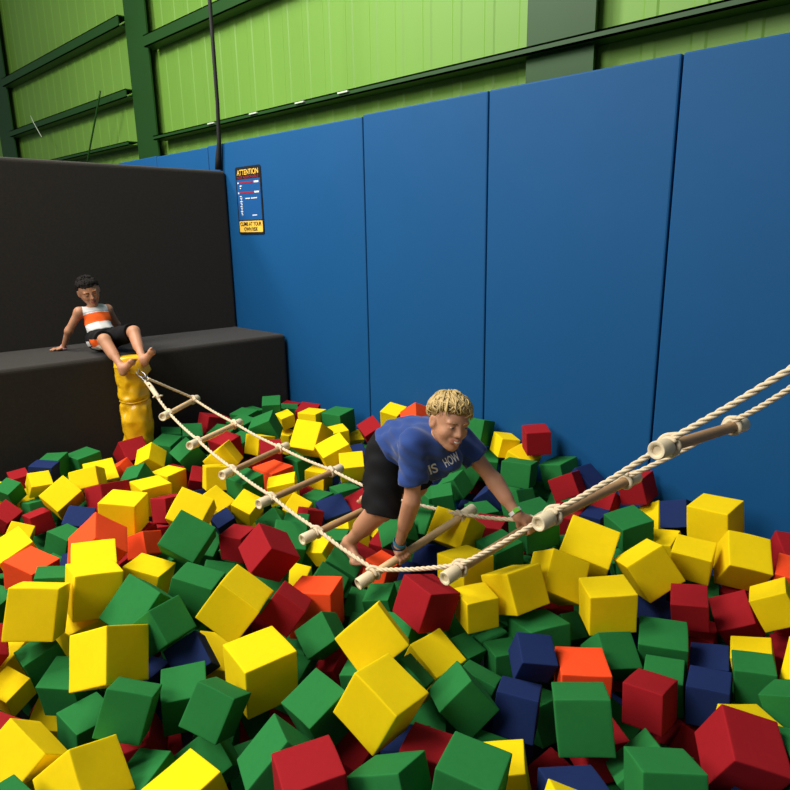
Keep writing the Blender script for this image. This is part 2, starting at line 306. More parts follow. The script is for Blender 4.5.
CUBES = [
    ('yellow', (-1.9850, 0.6683, -1.3363), (0.2405, -0.1586, 0.9352, -0.2060), (0.1722, 0.1718, 0.1749), 'large yellow cube with an upright edge facing us, left of the tilted navy cube', 'foam cubes filling the pit'),
    ('yellow', (-2.3414, 0.5721, -1.2740), (0.0245, -0.4695, 0.8596, -0.2002), (0.1608, 0.1591, 0.1770), 'big yellow foam cube second from the left edge, broad pale face above a dark gap', 'foam cubes filling the pit'),
    ('yellow', (-2.4074, 0.7867, -1.3099), (0.0502, 0.0791, 0.9905, -0.1005), (0.1686, 0.1704, 0.1719), 'yellow cube directly under a brighter flat yellow one, left of a big green slab face', 'foam cubes filling the pit'),
    ('yellow', (-2.6029, 0.8635, -1.3291), (-0.1023, -0.5586, 0.8216, 0.0501), (0.1682, 0.1656, 0.1658), 'bright yellow cube lying flat on top of another yellow cube, below the large orange one', 'foam cubes filling the pit'),
    ('green', (-2.2114, 0.8860, -1.3675), (-0.1200, -0.0651, 0.9242, 0.3568), (0.1778, 0.1826, 0.1783), 'large green foam cube tilted like a diamond, right of the stacked pair of yellow cubes', 'foam cubes filling the pit'),
    ('green', (-2.3546, 0.5666, -1.4772), (0.5589, -0.4454, -0.5642, 0.4135), (0.1252, 0.1212, 0.1245), 'green cube with a slanted top edge, between the two large yellow cubes at lower left', 'foam cubes filling the pit'),
    ('yellow', (-2.3075, 0.4423, -1.5091), (-0.1701, -0.1880, 0.9580, 0.1340), (0.1029, 0.0982, 0.1038), 'yellow foam cube cut by the lower left corner of the picture, its top facing up', 'foam cubes filling the pit'),
    ('red', (-2.4189, 0.3938, -1.3761), (0.2643, 0.9293, -0.0649, -0.2497), (0.1322, 0.1306, 0.1337), 'dark red foam cube cut off by the left edge, below the big yellow cube', 'foam cubes filling the pit'),
    ('yellow', (-2.5206, 0.4865, -1.5097), (0.9489, 0.1496, 0.1119, 0.2543), (0.1533, 0.1533, 0.1533), 'glimpse of a yellow cube between a dark red and a green one at lower left', 'foam cubes filling the pit'),
    ('green', (-2.6205, 0.5860, -1.6379), (0.9750, 0.1194, 0.0740, 0.1719), (0.1533, 0.1533, 0.1533), 'dark green foam cube in the gap under the big yellow cube near the left edge', 'foam cubes filling the pit'),
    ('yellow', (-2.4347, 0.7230, -1.4945), (0.9962, 0.0000, 0.0000, 0.0872), (0.1533, 0.1533, 0.1533), 'yellow foam cube in shade squeezed behind the large yellow cube with the upright edge', 'foam cubes filling the pit'),
    ('green', (-3.0220, 0.5780, -1.5721), (0.9720, 0.0775, 0.0529, 0.2155), (0.1533, 0.1533, 0.1533), 'green foam cube peeping in at the left edge beside the big yellow cube', 'foam cubes filling the pit'),
    ('green', (-1.7535, 0.6228, -1.3783), (-0.0460, -0.4127, 0.8753, -0.2478), (0.1346, 0.1388, 0.1385), 'green foam cube at the bottom edge overlapping the large yellow cube with the upright edge', 'foam cubes filling the pit'),
    ('yellow', (-2.2674, 0.5726, -1.6644), (0.8874, 0.1991, 0.1943, 0.3676), (0.1533, 0.1533, 0.1533), 'yellow cube corner at the bottom edge, left of the upright edged large yellow one', 'foam cubes filling the pit'),
    ('orange', (-2.9452, 0.7237, -1.4206), (-0.1076, -0.2003, 0.9738, -0.0006), (0.1687, 0.1414, 0.1433), 'orange cube with a red shaded front near the left edge, above the big yellow cube', 'foam cubes filling the pit'),
    ('green', (-2.7515, 0.7324, -1.4064), (0.0026, 0.1981, 0.9756, -0.0950), (0.1206, 0.1126, 0.1201), 'flat topped green cube strip between the orange cube and the big yellow cube at left', 'foam cubes filling the pit'),
    ('yellow', (-2.5177, 1.0415, -1.4179), (-0.0976, -0.3008, 0.9448, -0.0862), (0.1618, 0.1533, 0.1371), 'yellow cube with its corner up right of the stacked yellow pair, above the green diamond', 'foam cubes filling the pit'),
    ('green', (-2.0028, 0.8656, -1.3244), (-0.4132, -0.1101, 0.8999, -0.0854), (0.1296, 0.1331, 0.1332), 'green foam cube with a bright square face just above the tilted navy cube', 'foam cubes filling the pit'),
    ('yellow', (-1.9022, 1.0932, -1.2987), (-0.2793, -0.2898, 0.9051, -0.1374), (0.1706, 0.1677, 0.1685), 'large tilted yellow cube left of two dark red cubes, above a flat topped one', 'foam cubes filling the pit'),
    ('yellow', (-1.6505, 1.0204, -1.4076), (-0.0186, 0.0776, 0.9968, -0.0008), (0.1762, 0.1816, 0.1773), 'large yellow cube with a flat bright top at the bottom, beside the tilted navy cube', 'foam cubes filling the pit'),
    ('red', (-1.8292, 1.2579, -1.3622), (-0.2549, -0.2983, 0.8974, -0.2018), (0.1294, 0.1276, 0.1223), 'dark red foam cube tilted against the orange cube, beside the large tilted yellow cube', 'foam cubes filling the pit'),
    ('red', (-2.0698, 1.3597, -1.2582), (-0.2095, 0.0807, 0.9334, -0.2801), (0.1551, 0.1599, 0.1417), 'large dark red cube standing on a corner, below the fifth rung from the yellow post', 'foam cubes filling the pit'),
    ('green', (-2.4778, 1.2215, -1.2888), (-0.3333, -0.1995, 0.8776, 0.2809), (0.1700, 0.1722, 0.1691), 'large green cube standing on a corner, left of the small navy cube by the ladder', 'foam cubes filling the pit'),
    ('green', (-2.2445, 1.1182, -1.3955), (-0.1125, -0.3237, 0.9367, -0.0715), (0.1679, 0.1496, 0.1437), 'green cube with a light sloping top, just behind the bright faced green one', 'foam cubes filling the pit'),
    ('green', (-2.3140, 1.1772, -1.5546), (0.9139, 0.1736, 0.1552, 0.3326), (0.1533, 0.1533, 0.1533), 'sliver of green foam cube beside the large tilted yellow cube, above the navy one', 'foam cubes filling the pit'),
    ('green', (-2.1211, 1.3713, -1.4519), (0.9026, 0.2074, 0.1855, 0.3285), (0.1533, 0.1533, 0.1533), 'green cube tip between the big dark red cube and the large tilted yellow one', 'foam cubes filling the pit'),
    ('yellow', (-2.2046, 1.5473, -1.5452), (0.9394, 0.1864, 0.1395, 0.2517), (0.1533, 0.1533, 0.1533), 'yellow cube tucked behind the orange cube, below the big dark red cube on its corner', 'foam cubes filling the pit'),
    ('orange', (-1.8631, 1.4279, -1.4490), (0.0380, -0.2902, 0.9544, -0.0582), (0.1745, 0.1786, 0.1884), 'bright orange foam cube with a square top, right of the tilted dark red cube', 'foam cubes filling the pit'),
    ('blue', (-1.9432, 0.9281, -1.4604), (-0.0378, -0.5751, 0.7125, 0.4002), (0.1268, 0.1299, 0.1310), 'navy foam cube tilted on an edge, left of the large flat topped yellow cube', 'foam cubes filling the pit'),
    ('green', (-1.7904, 0.8166, -1.4701), (-0.0550, -0.5226, 0.8484, 0.0634), (0.1415, 0.1463, 0.1459), 'green foam cube at the bottom edge below the tilted navy cube', 'foam cubes filling the pit'),
    ('green', (-1.5777, 0.8109, -1.3894), (-0.0639, -0.2466, 0.9196, -0.2991), (0.1285, 0.1331, 0.1332), 'green foam cube at the bottom edge, touching the large flat topped yellow cube', 'foam cubes filling the pit'),
    ('blue', (-2.0484, 0.7792, -1.5480), (0.9848, 0.0000, 0.0000, 0.1736), (0.1533, 0.1533, 0.1533), 'small bit of navy foam cube right of the large yellow cube with the upright edge', 'foam cubes filling the pit'),
    ('yellow', (-2.0158, 1.0506, -1.5744), (0.9231, 0.1393, 0.1246, 0.3360), (0.1533, 0.1533, 0.1533), 'thin slice of yellow foam cube between the tilted navy cube and the large yellow one', 'foam cubes filling the pit'),
    ('green', (-1.6815, 1.3080, -1.4346), (0.1139, -0.4717, 0.7441, 0.4591), (0.1288, 0.1159, 0.1221), 'green foam cube with a rounded right corner, right below the tilted dark red cube', 'foam cubes filling the pit'),
    ('green', (-1.9117, 1.3327, -1.6413), (0.9617, 0.0751, 0.0562, 0.2577), (0.1533, 0.1533, 0.1533), 'dark green foam cube deep in the gap right of the flat topped yellow cube below', 'foam cubes filling the pit'),
    ('green', (-1.7688, 1.1956, -1.6091), (0.9675, 0.1588, 0.0985, 0.1706), (0.1533, 0.1533, 0.1533), 'green foam cube half hidden low down right of the large flat topped yellow cube', 'foam cubes filling the pit'),
    ('green', (-1.3804, 1.0533, -1.4311), (-0.0168, 0.0255, 0.9820, 0.1863), (0.1493, 0.1464, 0.1492), 'green foam cube peak at the bottom edge, right of the large flat topped yellow cube', 'foam cubes filling the pit'),
    ('yellow', (-1.3861, 1.2864, -1.3001), (-0.3707, 0.0577, 0.8644, 0.3347), (0.1642, 0.1744, 0.1677), 'large yellow cube standing like a diamond, left of the big red cube under the ropes', 'foam cubes filling the pit'),
    ('yellow', (-1.1785, 1.1174, -1.3256), (-0.2078, -0.0639, 0.9705, -0.1044), (0.1671, 0.1634, 0.1642), 'large yellow foam cube at the bottom edge overlapping the yellow diamond cube above it', 'foam cubes filling the pit'),
    ('red', (-1.4563, 1.6271, -1.3482), (-0.0491, 0.0656, 0.9833, -0.1627), (0.1590, 0.1571, 0.1516), 'large dark red foam cube right under the rope sag between the sixth and seventh rungs', 'foam cubes filling the pit'),
    ('yellow', (-1.3334, 1.5146, -1.4937), (-0.2257, 0.0309, 0.9737, -0.0063), (0.1471, 0.1499, 0.1504), 'yellow foam cube leaning below the large red cube under the ropes', 'foam cubes filling the pit'),
    ('green', (-1.2895, 1.3361, -1.4461), (-0.2385, -0.1411, 0.9203, -0.2763), (0.1185, 0.1268, 0.1261), 'narrow green foam cube between the two tilted yellow cubes below the big red cube', 'foam cubes filling the pit'),
    ('green', (-1.0962, 1.3934, -1.4342), (0.1785, 0.2392, 0.9097, 0.2887), (0.1401, 0.1349, 0.1398), 'green foam cube peak at the bottom edge, below the leaning yellow cube', 'foam cubes filling the pit'),
    ('red', (-1.6493, 1.3266, -1.5836), (0.5411, -0.5895, 0.2308, 0.5535), (0.1022, 0.0994, 0.0960), 'dark red cube in shade below the rounded green one, left of the yellow diamond cube', 'foam cubes filling the pit'),
    ('green', (-1.7485, 1.6756, -1.4979), (0.0600, -0.2575, 0.9612, 0.0788), (0.1115, 0.1184, 0.1193), 'green foam cube behind the yellow diamond cube, under the end cap of the sixth rung', 'foam cubes filling the pit'),
    ('yellow', (-1.3324, 1.7715, -1.3829), (-0.0038, 0.2407, 0.9705, 0.0167), (0.1232, 0.1267, 0.1259), 'yellow cube with flat top and square front, right of the red cube under the ropes', 'foam cubes filling the pit'),
    ('yellow', (-1.2697, 1.9323, -1.3512), (0.2131, 0.0988, 0.9708, -0.0488), (0.1611, 0.1696, 0.1545), 'large yellow cube with a dark left face, right of the one with a square front', 'foam cubes filling the pit'),
    ('yellow', (-1.2168, 2.1483, -1.3711), (-0.3670, -0.2534, 0.8300, 0.3348), (0.1702, 0.1699, 0.1690), 'yellow foam cube leaning just left of the big square yellow cube with a flat top', 'foam cubes filling the pit'),
    ('yellow', (-0.9756, 2.1044, -1.3714), (0.0174, 0.3901, 0.9202, 0.0287), (0.1515, 0.1736, 0.1541), 'big square yellow foam cube with a creased top, above the dark green flat cube', 'foam cubes filling the pit'),
    ('yellow', (-1.2229, 2.4036, -1.3660), (-0.1474, -0.1357, 0.9544, 0.2211), (0.2079, 0.1986, 0.1995), 'large tilted yellow foam cube just right of the end cap of the eighth rung', 'foam cubes filling the pit'),
    ('green', (-1.1459, 1.9159, -1.5027), (0.0813, 0.1993, 0.9760, -0.0329), (0.1601, 0.1731, 0.1477), 'green foam cube with a wide dark top, right above the navy cube at the bottom', 'foam cubes filling the pit'),
    ('green', (-1.1444, 2.0953, -1.5534), (-0.4049, 0.1083, 0.9007, -0.1146), (0.1051, 0.1165, 0.1161), 'green foam cube with a tilted top left of the big square yellow cube', 'foam cubes filling the pit'),
    ('green', (-1.0749, 2.2347, -1.6613), (0.9990, 0.0000, 0.0000, 0.0436), (0.1533, 0.1533, 0.1533), 'thin strip of green foam cube above the bright orange cube at the bottom', 'foam cubes filling the pit'),
    ('green', (-1.1612, 1.5387, -1.5206), (-0.1121, -0.1804, 0.9523, -0.2190), (0.1264, 0.1345, 0.1339), 'green cube with a light sloping face left of the lower navy cube at the bottom', 'foam cubes filling the pit'),
    ('blue', (-1.0389, 1.7003, -1.4169), (-0.2316, 0.3516, 0.9071, -0.0017), (0.1136, 0.1240, 0.1149), 'large navy foam cube left of the bright orange cube at the bottom', 'foam cubes filling the pit'),
    ('blue', (-0.9968, 1.5515, -1.5082), (0.0062, -0.2282, 0.9626, -0.1461), (0.1326, 0.1395, 0.1390), 'navy foam cube at the bottom edge below the large navy cube', 'foam cubes filling the pit'),
    ('orange', (-0.8992, 1.7864, -1.4887), (0.0199, 0.4371, 0.8992, -0.0005), (0.1635, 0.1608, 0.1629), 'bright orange cube at the bottom with flat top tipped towards us, beside the navy cube', 'foam cubes filling the pit'),
    ('green', (-0.7560, 1.5203, -1.3833), (0.1046, -0.2932, 0.9382, -0.1511), (0.1555, 0.1562, 0.1561), 'green foam cube at the bottom edge just below the bright orange cube', 'foam cubes filling the pit'),
    ('green', (-1.1998, 1.7684, -1.5459), (0.0503, 0.2645, 0.9629, -0.0212), (0.1155, 0.1159, 0.1119), 'green foam cube just left of the large navy cube', 'foam cubes filling the pit'),
    ('green', (-1.3110, 1.6588, -1.5260), (-0.1481, 0.0037, 0.9832, -0.1065), (0.1049, 0.1112, 0.1132), 'green foam cube with a dark side, between the leaning yellow cube and other greens', 'foam cubes filling the pit'),
    ('green', (-1.3135, 1.8811, -1.6107), (0.1878, 0.2752, 0.9393, 0.0816), (0.1244, 0.1139, 0.1242), 'green foam cube lying low directly below the flat topped yellow cube', 'foam cubes filling the pit'),
    ('red', (-1.2622, 2.2254, -1.6002), (0.9659, 0.0000, 0.0000, 0.2588), (0.1533, 0.1533, 0.1533), 'scrap of red foam cube under the leaning yellow cube beside the big square one', 'foam cubes filling the pit'),
    ('yellow', (-0.9603, 2.4251, -1.3537), (0.2299, 0.3364, 0.8940, 0.1863), (0.1663, 0.1671, 0.1684), 'large yellow foam cube on its lower corner, left above the upright dark red cube', 'foam cubes filling the pit'),
    ('green', (-0.8998, 1.9979, -1.5020), (-0.3258, 0.2811, 0.9024, 0.0220), (0.1305, 0.1378, 0.1372), 'dark green foam cube with a flat tilted top below the big square yellow cube', 'foam cubes filling the pit'),
    ('green', (-0.7776, 2.1509, -1.4883), (-0.0030, -0.2002, 0.9748, 0.0983), (0.1641, 0.1466, 0.1464), 'broad green foam cube with a flat top left below the upright dark red cube', 'foam cubes filling the pit'),
    ('green', (-0.7067, 2.0092, -1.5272), (0.0534, -0.1647, 0.9845, 0.0284), (0.1266, 0.1346, 0.1341), 'green cube with a lighter top tucked under the broad green one, above a red corner', 'foam cubes filling the pit'),
    ('red', (-0.6908, 1.8471, -1.4833), (0.0625, -0.0238, 0.9948, -0.0767), (0.1279, 0.1336, 0.1339), 'dark red foam cube at the bottom edge right of the bright orange cube', 'foam cubes filling the pit'),
    ('red', (-0.7662, 2.3610, -1.4125), (0.0430, -0.1836, 0.9753, 0.1147), (0.1301, 0.1229, 0.1222), 'upright dark red cube with a lighter flat top below the big yellow cubes at right', 'foam cubes filling the pit'),
    ('blue', (-0.9255, 2.4189, -1.5826), (0.9918, 0.0838, 0.0423, 0.0868), (0.1533, 0.1533, 0.1533), 'dark navy cube in the gap between the square yellow cube and the upright red one', 'foam cubes filling the pit'),
    ('yellow', (-0.7052, 2.7393, -1.3484), (-0.3131, 0.4886, 0.8093, 0.0907), (0.1609, 0.1644, 0.1859), 'large yellow cube with an orange tinted underside, near the right edge by the blue wall', 'foam cubes filling the pit'),
    ('yellow', (-0.8639, 2.6326, -1.3540), (-0.0374, -0.1160, 0.9872, 0.1028), (0.1547, 0.1312, 0.1294), 'yellow cube tipped forward, left of the large one with the orange tinted underside', 'foam cubes filling the pit'),
    ('yellow', (-0.5164, 2.5058, -1.3617), (0.2736, -0.1329, 0.9524, 0.0198), (0.1305, 0.1303, 0.1265), 'yellow foam cube at the right edge leaning over a dark red cube', 'foam cubes filling the pit'),
    ('red', (-0.6448, 2.5398, -1.4935), (-0.0910, 0.4792, 0.7964, 0.3575), (0.1440, 0.1408, 0.1448), 'dark red foam cube leaning behind the yellow cube at the right edge', 'foam cubes filling the pit'),
    ('yellow', (-0.5181, 2.3178, -1.5162), (0.1164, -0.1486, 0.9816, 0.0287), (0.1313, 0.1384, 0.1380), 'flat topped yellow foam cube in shade on the green cube at lower right', 'foam cubes filling the pit'),
    ('green', (-0.4793, 2.1769, -1.4797), (0.0587, 0.5708, 0.8183, 0.0344), (0.1323, 0.1251, 0.1319), 'green foam cube with a dark front below the shaded flat yellow cube at lower right', 'foam cubes filling the pit'),
    ('blue', (-0.6361, 2.2486, -1.5655), (0.0662, -0.1580, 0.9834, 0.0606), (0.1277, 0.1364, 0.1358), 'navy foam cube with a flat top, upper of the two navy cubes at lower right', 'foam cubes filling the pit'),
    ('blue', (-0.5718, 2.0364, -1.5166), (0.0474, -0.1295, 0.9899, -0.0328), (0.1291, 0.1366, 0.1361), 'navy foam cube at the bottom edge, lower of the two navy cubes at lower right', 'foam cubes filling the pit'),
    ('green', (-0.3445, 2.0601, -1.4379), (0.2329, 0.0568, 0.9705, -0.0254), (0.1143, 0.1186, 0.1203), 'green foam cube corner at the bottom edge near the lower right corner', 'foam cubes filling the pit'),
    ('yellow', (-0.3139, 2.2730, -1.4066), (0.3223, 0.0799, 0.8796, 0.3407), (0.1531, 0.1517, 0.1532), 'yellow foam cube cut off by the right edge near the lower right corner', 'foam cubes filling the pit'),
    ('orange', (-0.5176, 2.7928, -1.4011), (0.9918, 0.0838, 0.0423, 0.0868), (0.1533, 0.1533, 0.1533), 'orange red foam cube cut off by the right edge, behind the yellow cubes', 'foam cubes filling the pit'),
    ('green', (-0.8456, 2.6562, -1.5362), (0.9666, 0.1161, 0.0792, 0.2143), (0.1533, 0.1533, 0.1533), 'green foam cube peeping out under the forward tipped yellow cube', 'foam cubes filling the pit'),
    ('red', (-0.7698, 2.4600, -1.6231), (0.9962, 0.0000, 0.0000, 0.0872), (0.1533, 0.1533, 0.1533), 'flat scrap of dark red foam cube below the upright dark red cube', 'foam cubes filling the pit'),
    ('red', (-0.4584, 2.6510, -1.5232), (0.9962, 0.0000, 0.0000, 0.0872), (0.1533, 0.1533, 0.1533), 'dark red foam cube in shade at the right edge below the leaning yellow cube', 'foam cubes filling the pit'),
    ('red', (-0.4422, 2.4942, -1.5857), (0.9962, 0.0000, 0.0000, 0.0872), (0.1533, 0.1533, 0.1533), 'reddish cube deep in the gap left of the yellow cube at the lower right edge', 'foam cubes filling the pit'),
    ('green', (-0.5115, 2.6569, -1.6800), (0.9962, 0.0000, 0.0000, 0.0872), (0.1533, 0.1533, 0.1533), 'dark green foam cube deep below the leaning yellow cube at the right edge', 'foam cubes filling the pit'),
    ('red', (-0.5749, 2.9737, -1.3822), (0.9369, 0.1446, 0.1184, 0.2954), (0.1533, 0.1533, 0.1533), 'red foam cube at the right edge against the blue wall', 'foam cubes filling the pit'),
    ('red', (-0.6986, 2.7899, -1.5580), (0.9956, 0.0871, 0.0349, -0.0000), (0.1533, 0.1533, 0.1533), 'dark red cube behind the leaning red one, under the yellow cube with the tinted underside', 'foam cubes filling the pit'),
    ('yellow', (-0.8777, 2.9206, -1.2840), (0.0462, 0.0296, 0.9980, 0.0324), (0.1783, 0.1738, 0.1701), 'yellow cube standing square against the blue wall at right, highest of the yellow cubes there', 'foam cubes filling the pit'),
    ('blue', (-1.0706, 3.0255, -1.3567), (-0.2494, 0.5391, 0.6555, 0.4663), (0.1313, 0.1329, 0.1350), 'dark navy foam cube against the blue wall left of the tall yellow cube', 'foam cubes filling the pit'),
    ('yellow', (-1.2000, 3.0887, -1.4662), (0.2981, -0.0658, 0.8749, 0.3761), (0.1624, 0.1624, 0.1630), 'yellow cube with its corner pointing up just left of the navy cube by the wall', 'foam cubes filling the pit'),
    ('green', (-1.2047, 2.7663, -1.3695), (-0.0344, 0.2499, 0.9634, 0.0904), (0.1514, 0.1650, 0.1232), 'flat topped green cube right of the large tilted yellow cube at the eighth rung', 'foam cubes filling the pit'),
    ('yellow', (-1.0745, 2.8844, -1.4765), (0.1015, -0.0182, 0.9883, 0.1124), (0.1271, 0.1310, 0.1322), 'yellow foam cube in a dip below the navy cube by the blue wall', 'foam cubes filling the pit'),
    ('red', (-1.6067, 2.9052, -1.3105), (0.2456, -0.1203, 0.9582, -0.0843), (0.1358, 0.1321, 0.1200), 'red foam cube tilted near the wall, just above the end of the eighth rung', 'foam cubes filling the pit'),
    ('red', (-1.3181, 3.0963, -1.2987), (0.1383, -0.0031, 0.9896, 0.0388), (0.1374, 0.1392, 0.1324), 'dark red foam cube by the blue wall behind the far end of the eighth rung', 'foam cubes filling the pit'),
    ('red', (-1.4470, 3.0151, -1.3888), (-0.0110, -0.0317, 0.9478, -0.3170), (0.1161, 0.1159, 0.1063), 'dark red cube under the eighth rung, left of the larger red one by the wall', 'foam cubes filling the pit'),
    ('blue', (-1.5968, 3.0638, -1.3401), (-0.2898, 0.0646, 0.9549, -0.0094), (0.1390, 0.1425, 0.1429), 'dark navy foam cube leaning in shade against the blue wall behind the tilted red cube', 'foam cubes filling the pit'),
    ('blue', (-1.4298, 2.8827, -1.4525), (0.0064, -0.0207, 0.9986, 0.0490), (0.1073, 0.1132, 0.1147), 'navy foam cube partly hidden under the eighth rung, left of the flat topped green cube', 'foam cubes filling the pit'),
    ('red', (-1.9113, 3.0777, -1.1631), (-0.0136, 0.3871, 0.9215, 0.0290), (0.1383, 0.1363, 0.1352), 'red foam cube perched upright at the top of the pile against the blue wall', 'foam cubes filling the pit'),
    ('yellow', (-1.9930, 3.0566, -1.3199), (-0.1678, -0.0197, 0.9852, 0.0293), (0.1450, 0.1468, 0.1473), 'yellow foam cube directly under the perched red cube by the wall', 'foam cubes filling the pit'),
    ('yellow', (-2.1544, 3.1213, -1.2608), (-0.0660, 0.2569, 0.9607, -0.0822), (0.1263, 0.1204, 0.1186), "yellow cube on its edge, between the climbing boy's head and the perched red cube", 'foam cubes filling the pit'),
    ('green', (-1.9000, 2.8938, -1.3089), (0.0038, -0.1527, 0.9842, -0.0898), (0.1647, 0.1494, 0.1365), "large green foam cube with a flat top right of the climbing boy's stretched arm", 'foam cubes filling the pit'),
    ('green', (-1.7758, 3.1226, -1.3423), (0.1189, 0.0573, 0.9905, 0.0393), (0.1518, 0.1519, 0.1496), 'green foam cube against the blue wall right of the large flat topped green one', 'foam cubes filling the pit'),
    ('green', (-2.2753, 3.0952, -1.4030), (0.9563, 0.1125, 0.0842, 0.2563), (0.1533, 0.1533, 0.1533), "green foam cube showing just above the elbow of the climbing boy's stretched arm", 'foam cubes filling the pit'),
    ('green', (-1.6864, 3.0008, -1.5131), (0.9805, 0.0798, 0.0495, 0.1729), (0.1533, 0.1533, 0.1533), 'dark green foam cube below the tilted red cube near the end of the eighth rung', 'foam cubes filling the pit'),
    ('green', (-1.8790, 3.0945, -1.5246), (0.9443, 0.1087, 0.0890, 0.2977), (0.1533, 0.1533, 0.1533), 'dark green foam cube in the shadow left of the tilted red cube by the wall', 'foam cubes filling the pit'),
    ('red', (-1.5795, 2.8508, -1.4932), (0.9951, 0.0419, 0.0212, 0.0871), (0.1533, 0.1533, 0.1533), 'scrap of red foam cube behind the large tilted yellow cube at the eighth rung', 'foam cubes filling the pit'),
    ('yellow', (-1.5233, 1.9458, -1.3727), (0.0516, 0.0777, 0.9947, -0.0428), (0.1644, 0.1665, 0.1429), 'yellow foam cube under the end of the seventh rung, above the flat topped yellow cube', 'foam cubes filling the pit'),
    ('yellow', (-1.7553, 2.1689, -1.3516), (-0.0425, -0.0423, 0.8913, 0.4494), (0.1843, 0.1530, 0.1716), 'yellow foam cube under the far end of the sixth rung', 'foam cubes filling the pit'),
    ('green', (-1.5576, 2.2362, -1.4128), (-0.0150, 0.1412, 0.9875, 0.0689), (0.1455, 0.1553, 0.1141), 'green foam cube with a dark front under the seventh rung', 'foam cubes filling the pit'),
    ('red', (-1.7368, 2.4004, -1.4500), (0.9848, 0.0000, 0.0000, 0.1736), (0.1533, 0.1533, 0.1533), 'scrap of red foam cube between the sixth and seventh rungs, below the far rope', 'foam cubes filling the pit'),
    ('green', (-1.7947, 2.7382, -1.4055), (-0.3752, -0.5343, 0.6785, 0.3367), (0.1305, 0.1246, 0.1305), "green foam cube with a light edge just behind the climbing boy's far hand", 'foam cubes filling the pit'),
    ('green', (-1.4901, 2.4034, -1.3186), (-0.0426, 0.2241, 0.9705, 0.0780), (0.1665, 0.1683, 0.1664), 'large green foam cube directly behind the end cap of the eighth rung', 'foam cubes filling the pit'),
    ('green', (-2.0243, 2.9527, -1.5234), (0.9720, 0.0775, 0.0529, 0.2155), (0.1533, 0.1533, 0.1533), "green foam cube in front of the climbing boy's far forearm", 'foam cubes filling the pit'),
    ('green', (-1.9096, 2.5680, -1.4734), (-0.0275, 0.2054, 0.9783, -0.0045), (0.1349, 0.1342, 0.1300), 'green cube with a dark front just under the far rope right of the sixth rung', 'foam cubes filling the pit'),
    ('green', (-2.2325, 2.7506, -1.4362), (0.2423, -0.0770, 0.9612, 0.1067), (0.1287, 0.1285, 0.1265), "green foam cube tilted just below the climbing boy's chest", 'foam cubes filling the pit'),
    ('green', (-2.1957, 2.5994, -1.4541), (0.0406, -0.3653, 0.9209, 0.1298), (0.1151, 0.1202, 0.1193), "green foam cube with a small light top between the climbing boy's arms", 'foam cubes filling the pit'),
    ('green', (-2.3066, 2.8985, -1.4393), (-0.3871, -0.1868, 0.8984, 0.0898), (0.1519, 0.1541, 0.1542), "green foam cube standing on edge under the climbing boy's chin, left of his stretched arm", 'foam cubes filling the pit'),
    ('blue', (-1.9530, 2.7330, -1.4212), (0.3329, 0.0029, 0.9298, 0.1571), (0.1322, 0.1318, 0.1309), "navy foam cube under the climbing boy's stretched arm", 'foam cubes filling the pit'),
    ('blue', (-2.2181, 2.9002, -1.6436), (0.9750, 0.1194, 0.0740, 0.1719), (0.1533, 0.1533, 0.1533), "small bit of navy foam cube above the far rope, under the climbing boy's chest", 'foam cubes filling the pit'),
    ('green', (-2.3357, 3.0863, -1.2033), (0.0026, -0.0748, 0.9852, -0.1545), (0.1457, 0.1486, 0.1557), "green foam cube by the blue wall just behind the climbing boy's head", 'foam cubes filling the pit'),
    ('orange', (-2.8481, 3.0997, -1.2358), (0.2852, 0.0459, 0.9264, -0.2414), (0.1582, 0.1570, 0.1591), "orange foam cube by the blue wall above the climbing boy's back", 'foam cubes filling the pit'),
    ('yellow', (-3.0774, 3.1128, -1.2598), (-0.0852, -0.1172, 0.9814, 0.1258), (0.1364, 0.1387, 0.1389), "yellow foam cube by the blue wall above the climbing boy's hips", 'foam cubes filling the pit'),
    ('red', (-3.2834, 3.0955, -1.4052), (-0.1314, 0.1854, 0.9349, 0.2727), (0.1444, 0.1396, 0.1443), "red foam cube by the blue wall just behind the climbing boy's shorts", 'foam cubes filling the pit'),
    ('green', (-1.9495, 2.2067, -1.3926), (0.1364, -0.0072, 0.8962, 0.4221), (0.1506, 0.1492, 0.1508), "dark green foam cube in the shade between the climbing boy's arm and the yellow cube", 'foam cubes filling the pit'),
    ('green', (-1.9845, 2.0213, -1.3823), (-0.1715, 0.3641, 0.7882, 0.4656), (0.1250, 0.1264, 0.1286), "dark green foam cube in the shade below the climbing boy's shorts", 'foam cubes filling the pit'),
    ('green', (-2.2065, 2.2469, -1.4174), (0.9805, 0.0798, 0.0495, 0.1729), (0.1533, 0.1533, 0.1533), "green foam cube showing between the climbing boy's shorts and his near arm", 'foam cubes filling the pit'),
    ('yellow', (-2.4478, 2.1063, -1.5881), (-0.4670, -0.5253, 0.6965, 0.1442), (0.1677, 0.1663, 0.1684), "yellow foam cube just behind the climbing boy's shin", 'foam cubes filling the pit'),
    ('yellow', (-2.3776, 2.3150, -1.6594), (0.9750, 0.1194, 0.0740, 0.1719), (0.1533, 0.1533, 0.1533), "yellow foam cube in shade right of the climbing boy's shin", 'foam cubes filling the pit'),
    ('orange', (-1.9238, 1.8455, -1.4903), (-0.1174, -0.0863, 0.9879, -0.0530), (0.1195, 0.1242, 0.1257), 'orange foam cube under the sixth rung by its end cap', 'foam cubes filling the pit'),
    ('blue', (-1.9780, 2.2274, -1.6221), (0.9394, 0.1864, 0.1395, 0.2517), (0.1533, 0.1533, 0.1533), "dark navy foam cube under the sixth rung right of the climbing boy's near hand", 'foam cubes filling the pit'),
    ('blue', (-2.0010, 2.0244, -1.6443), (0.9805, 0.0798, 0.0495, 0.1729), (0.1533, 0.1533, 0.1533), "navy foam cube below the climbing boy's near wrist", 'foam cubes filling the pit'),
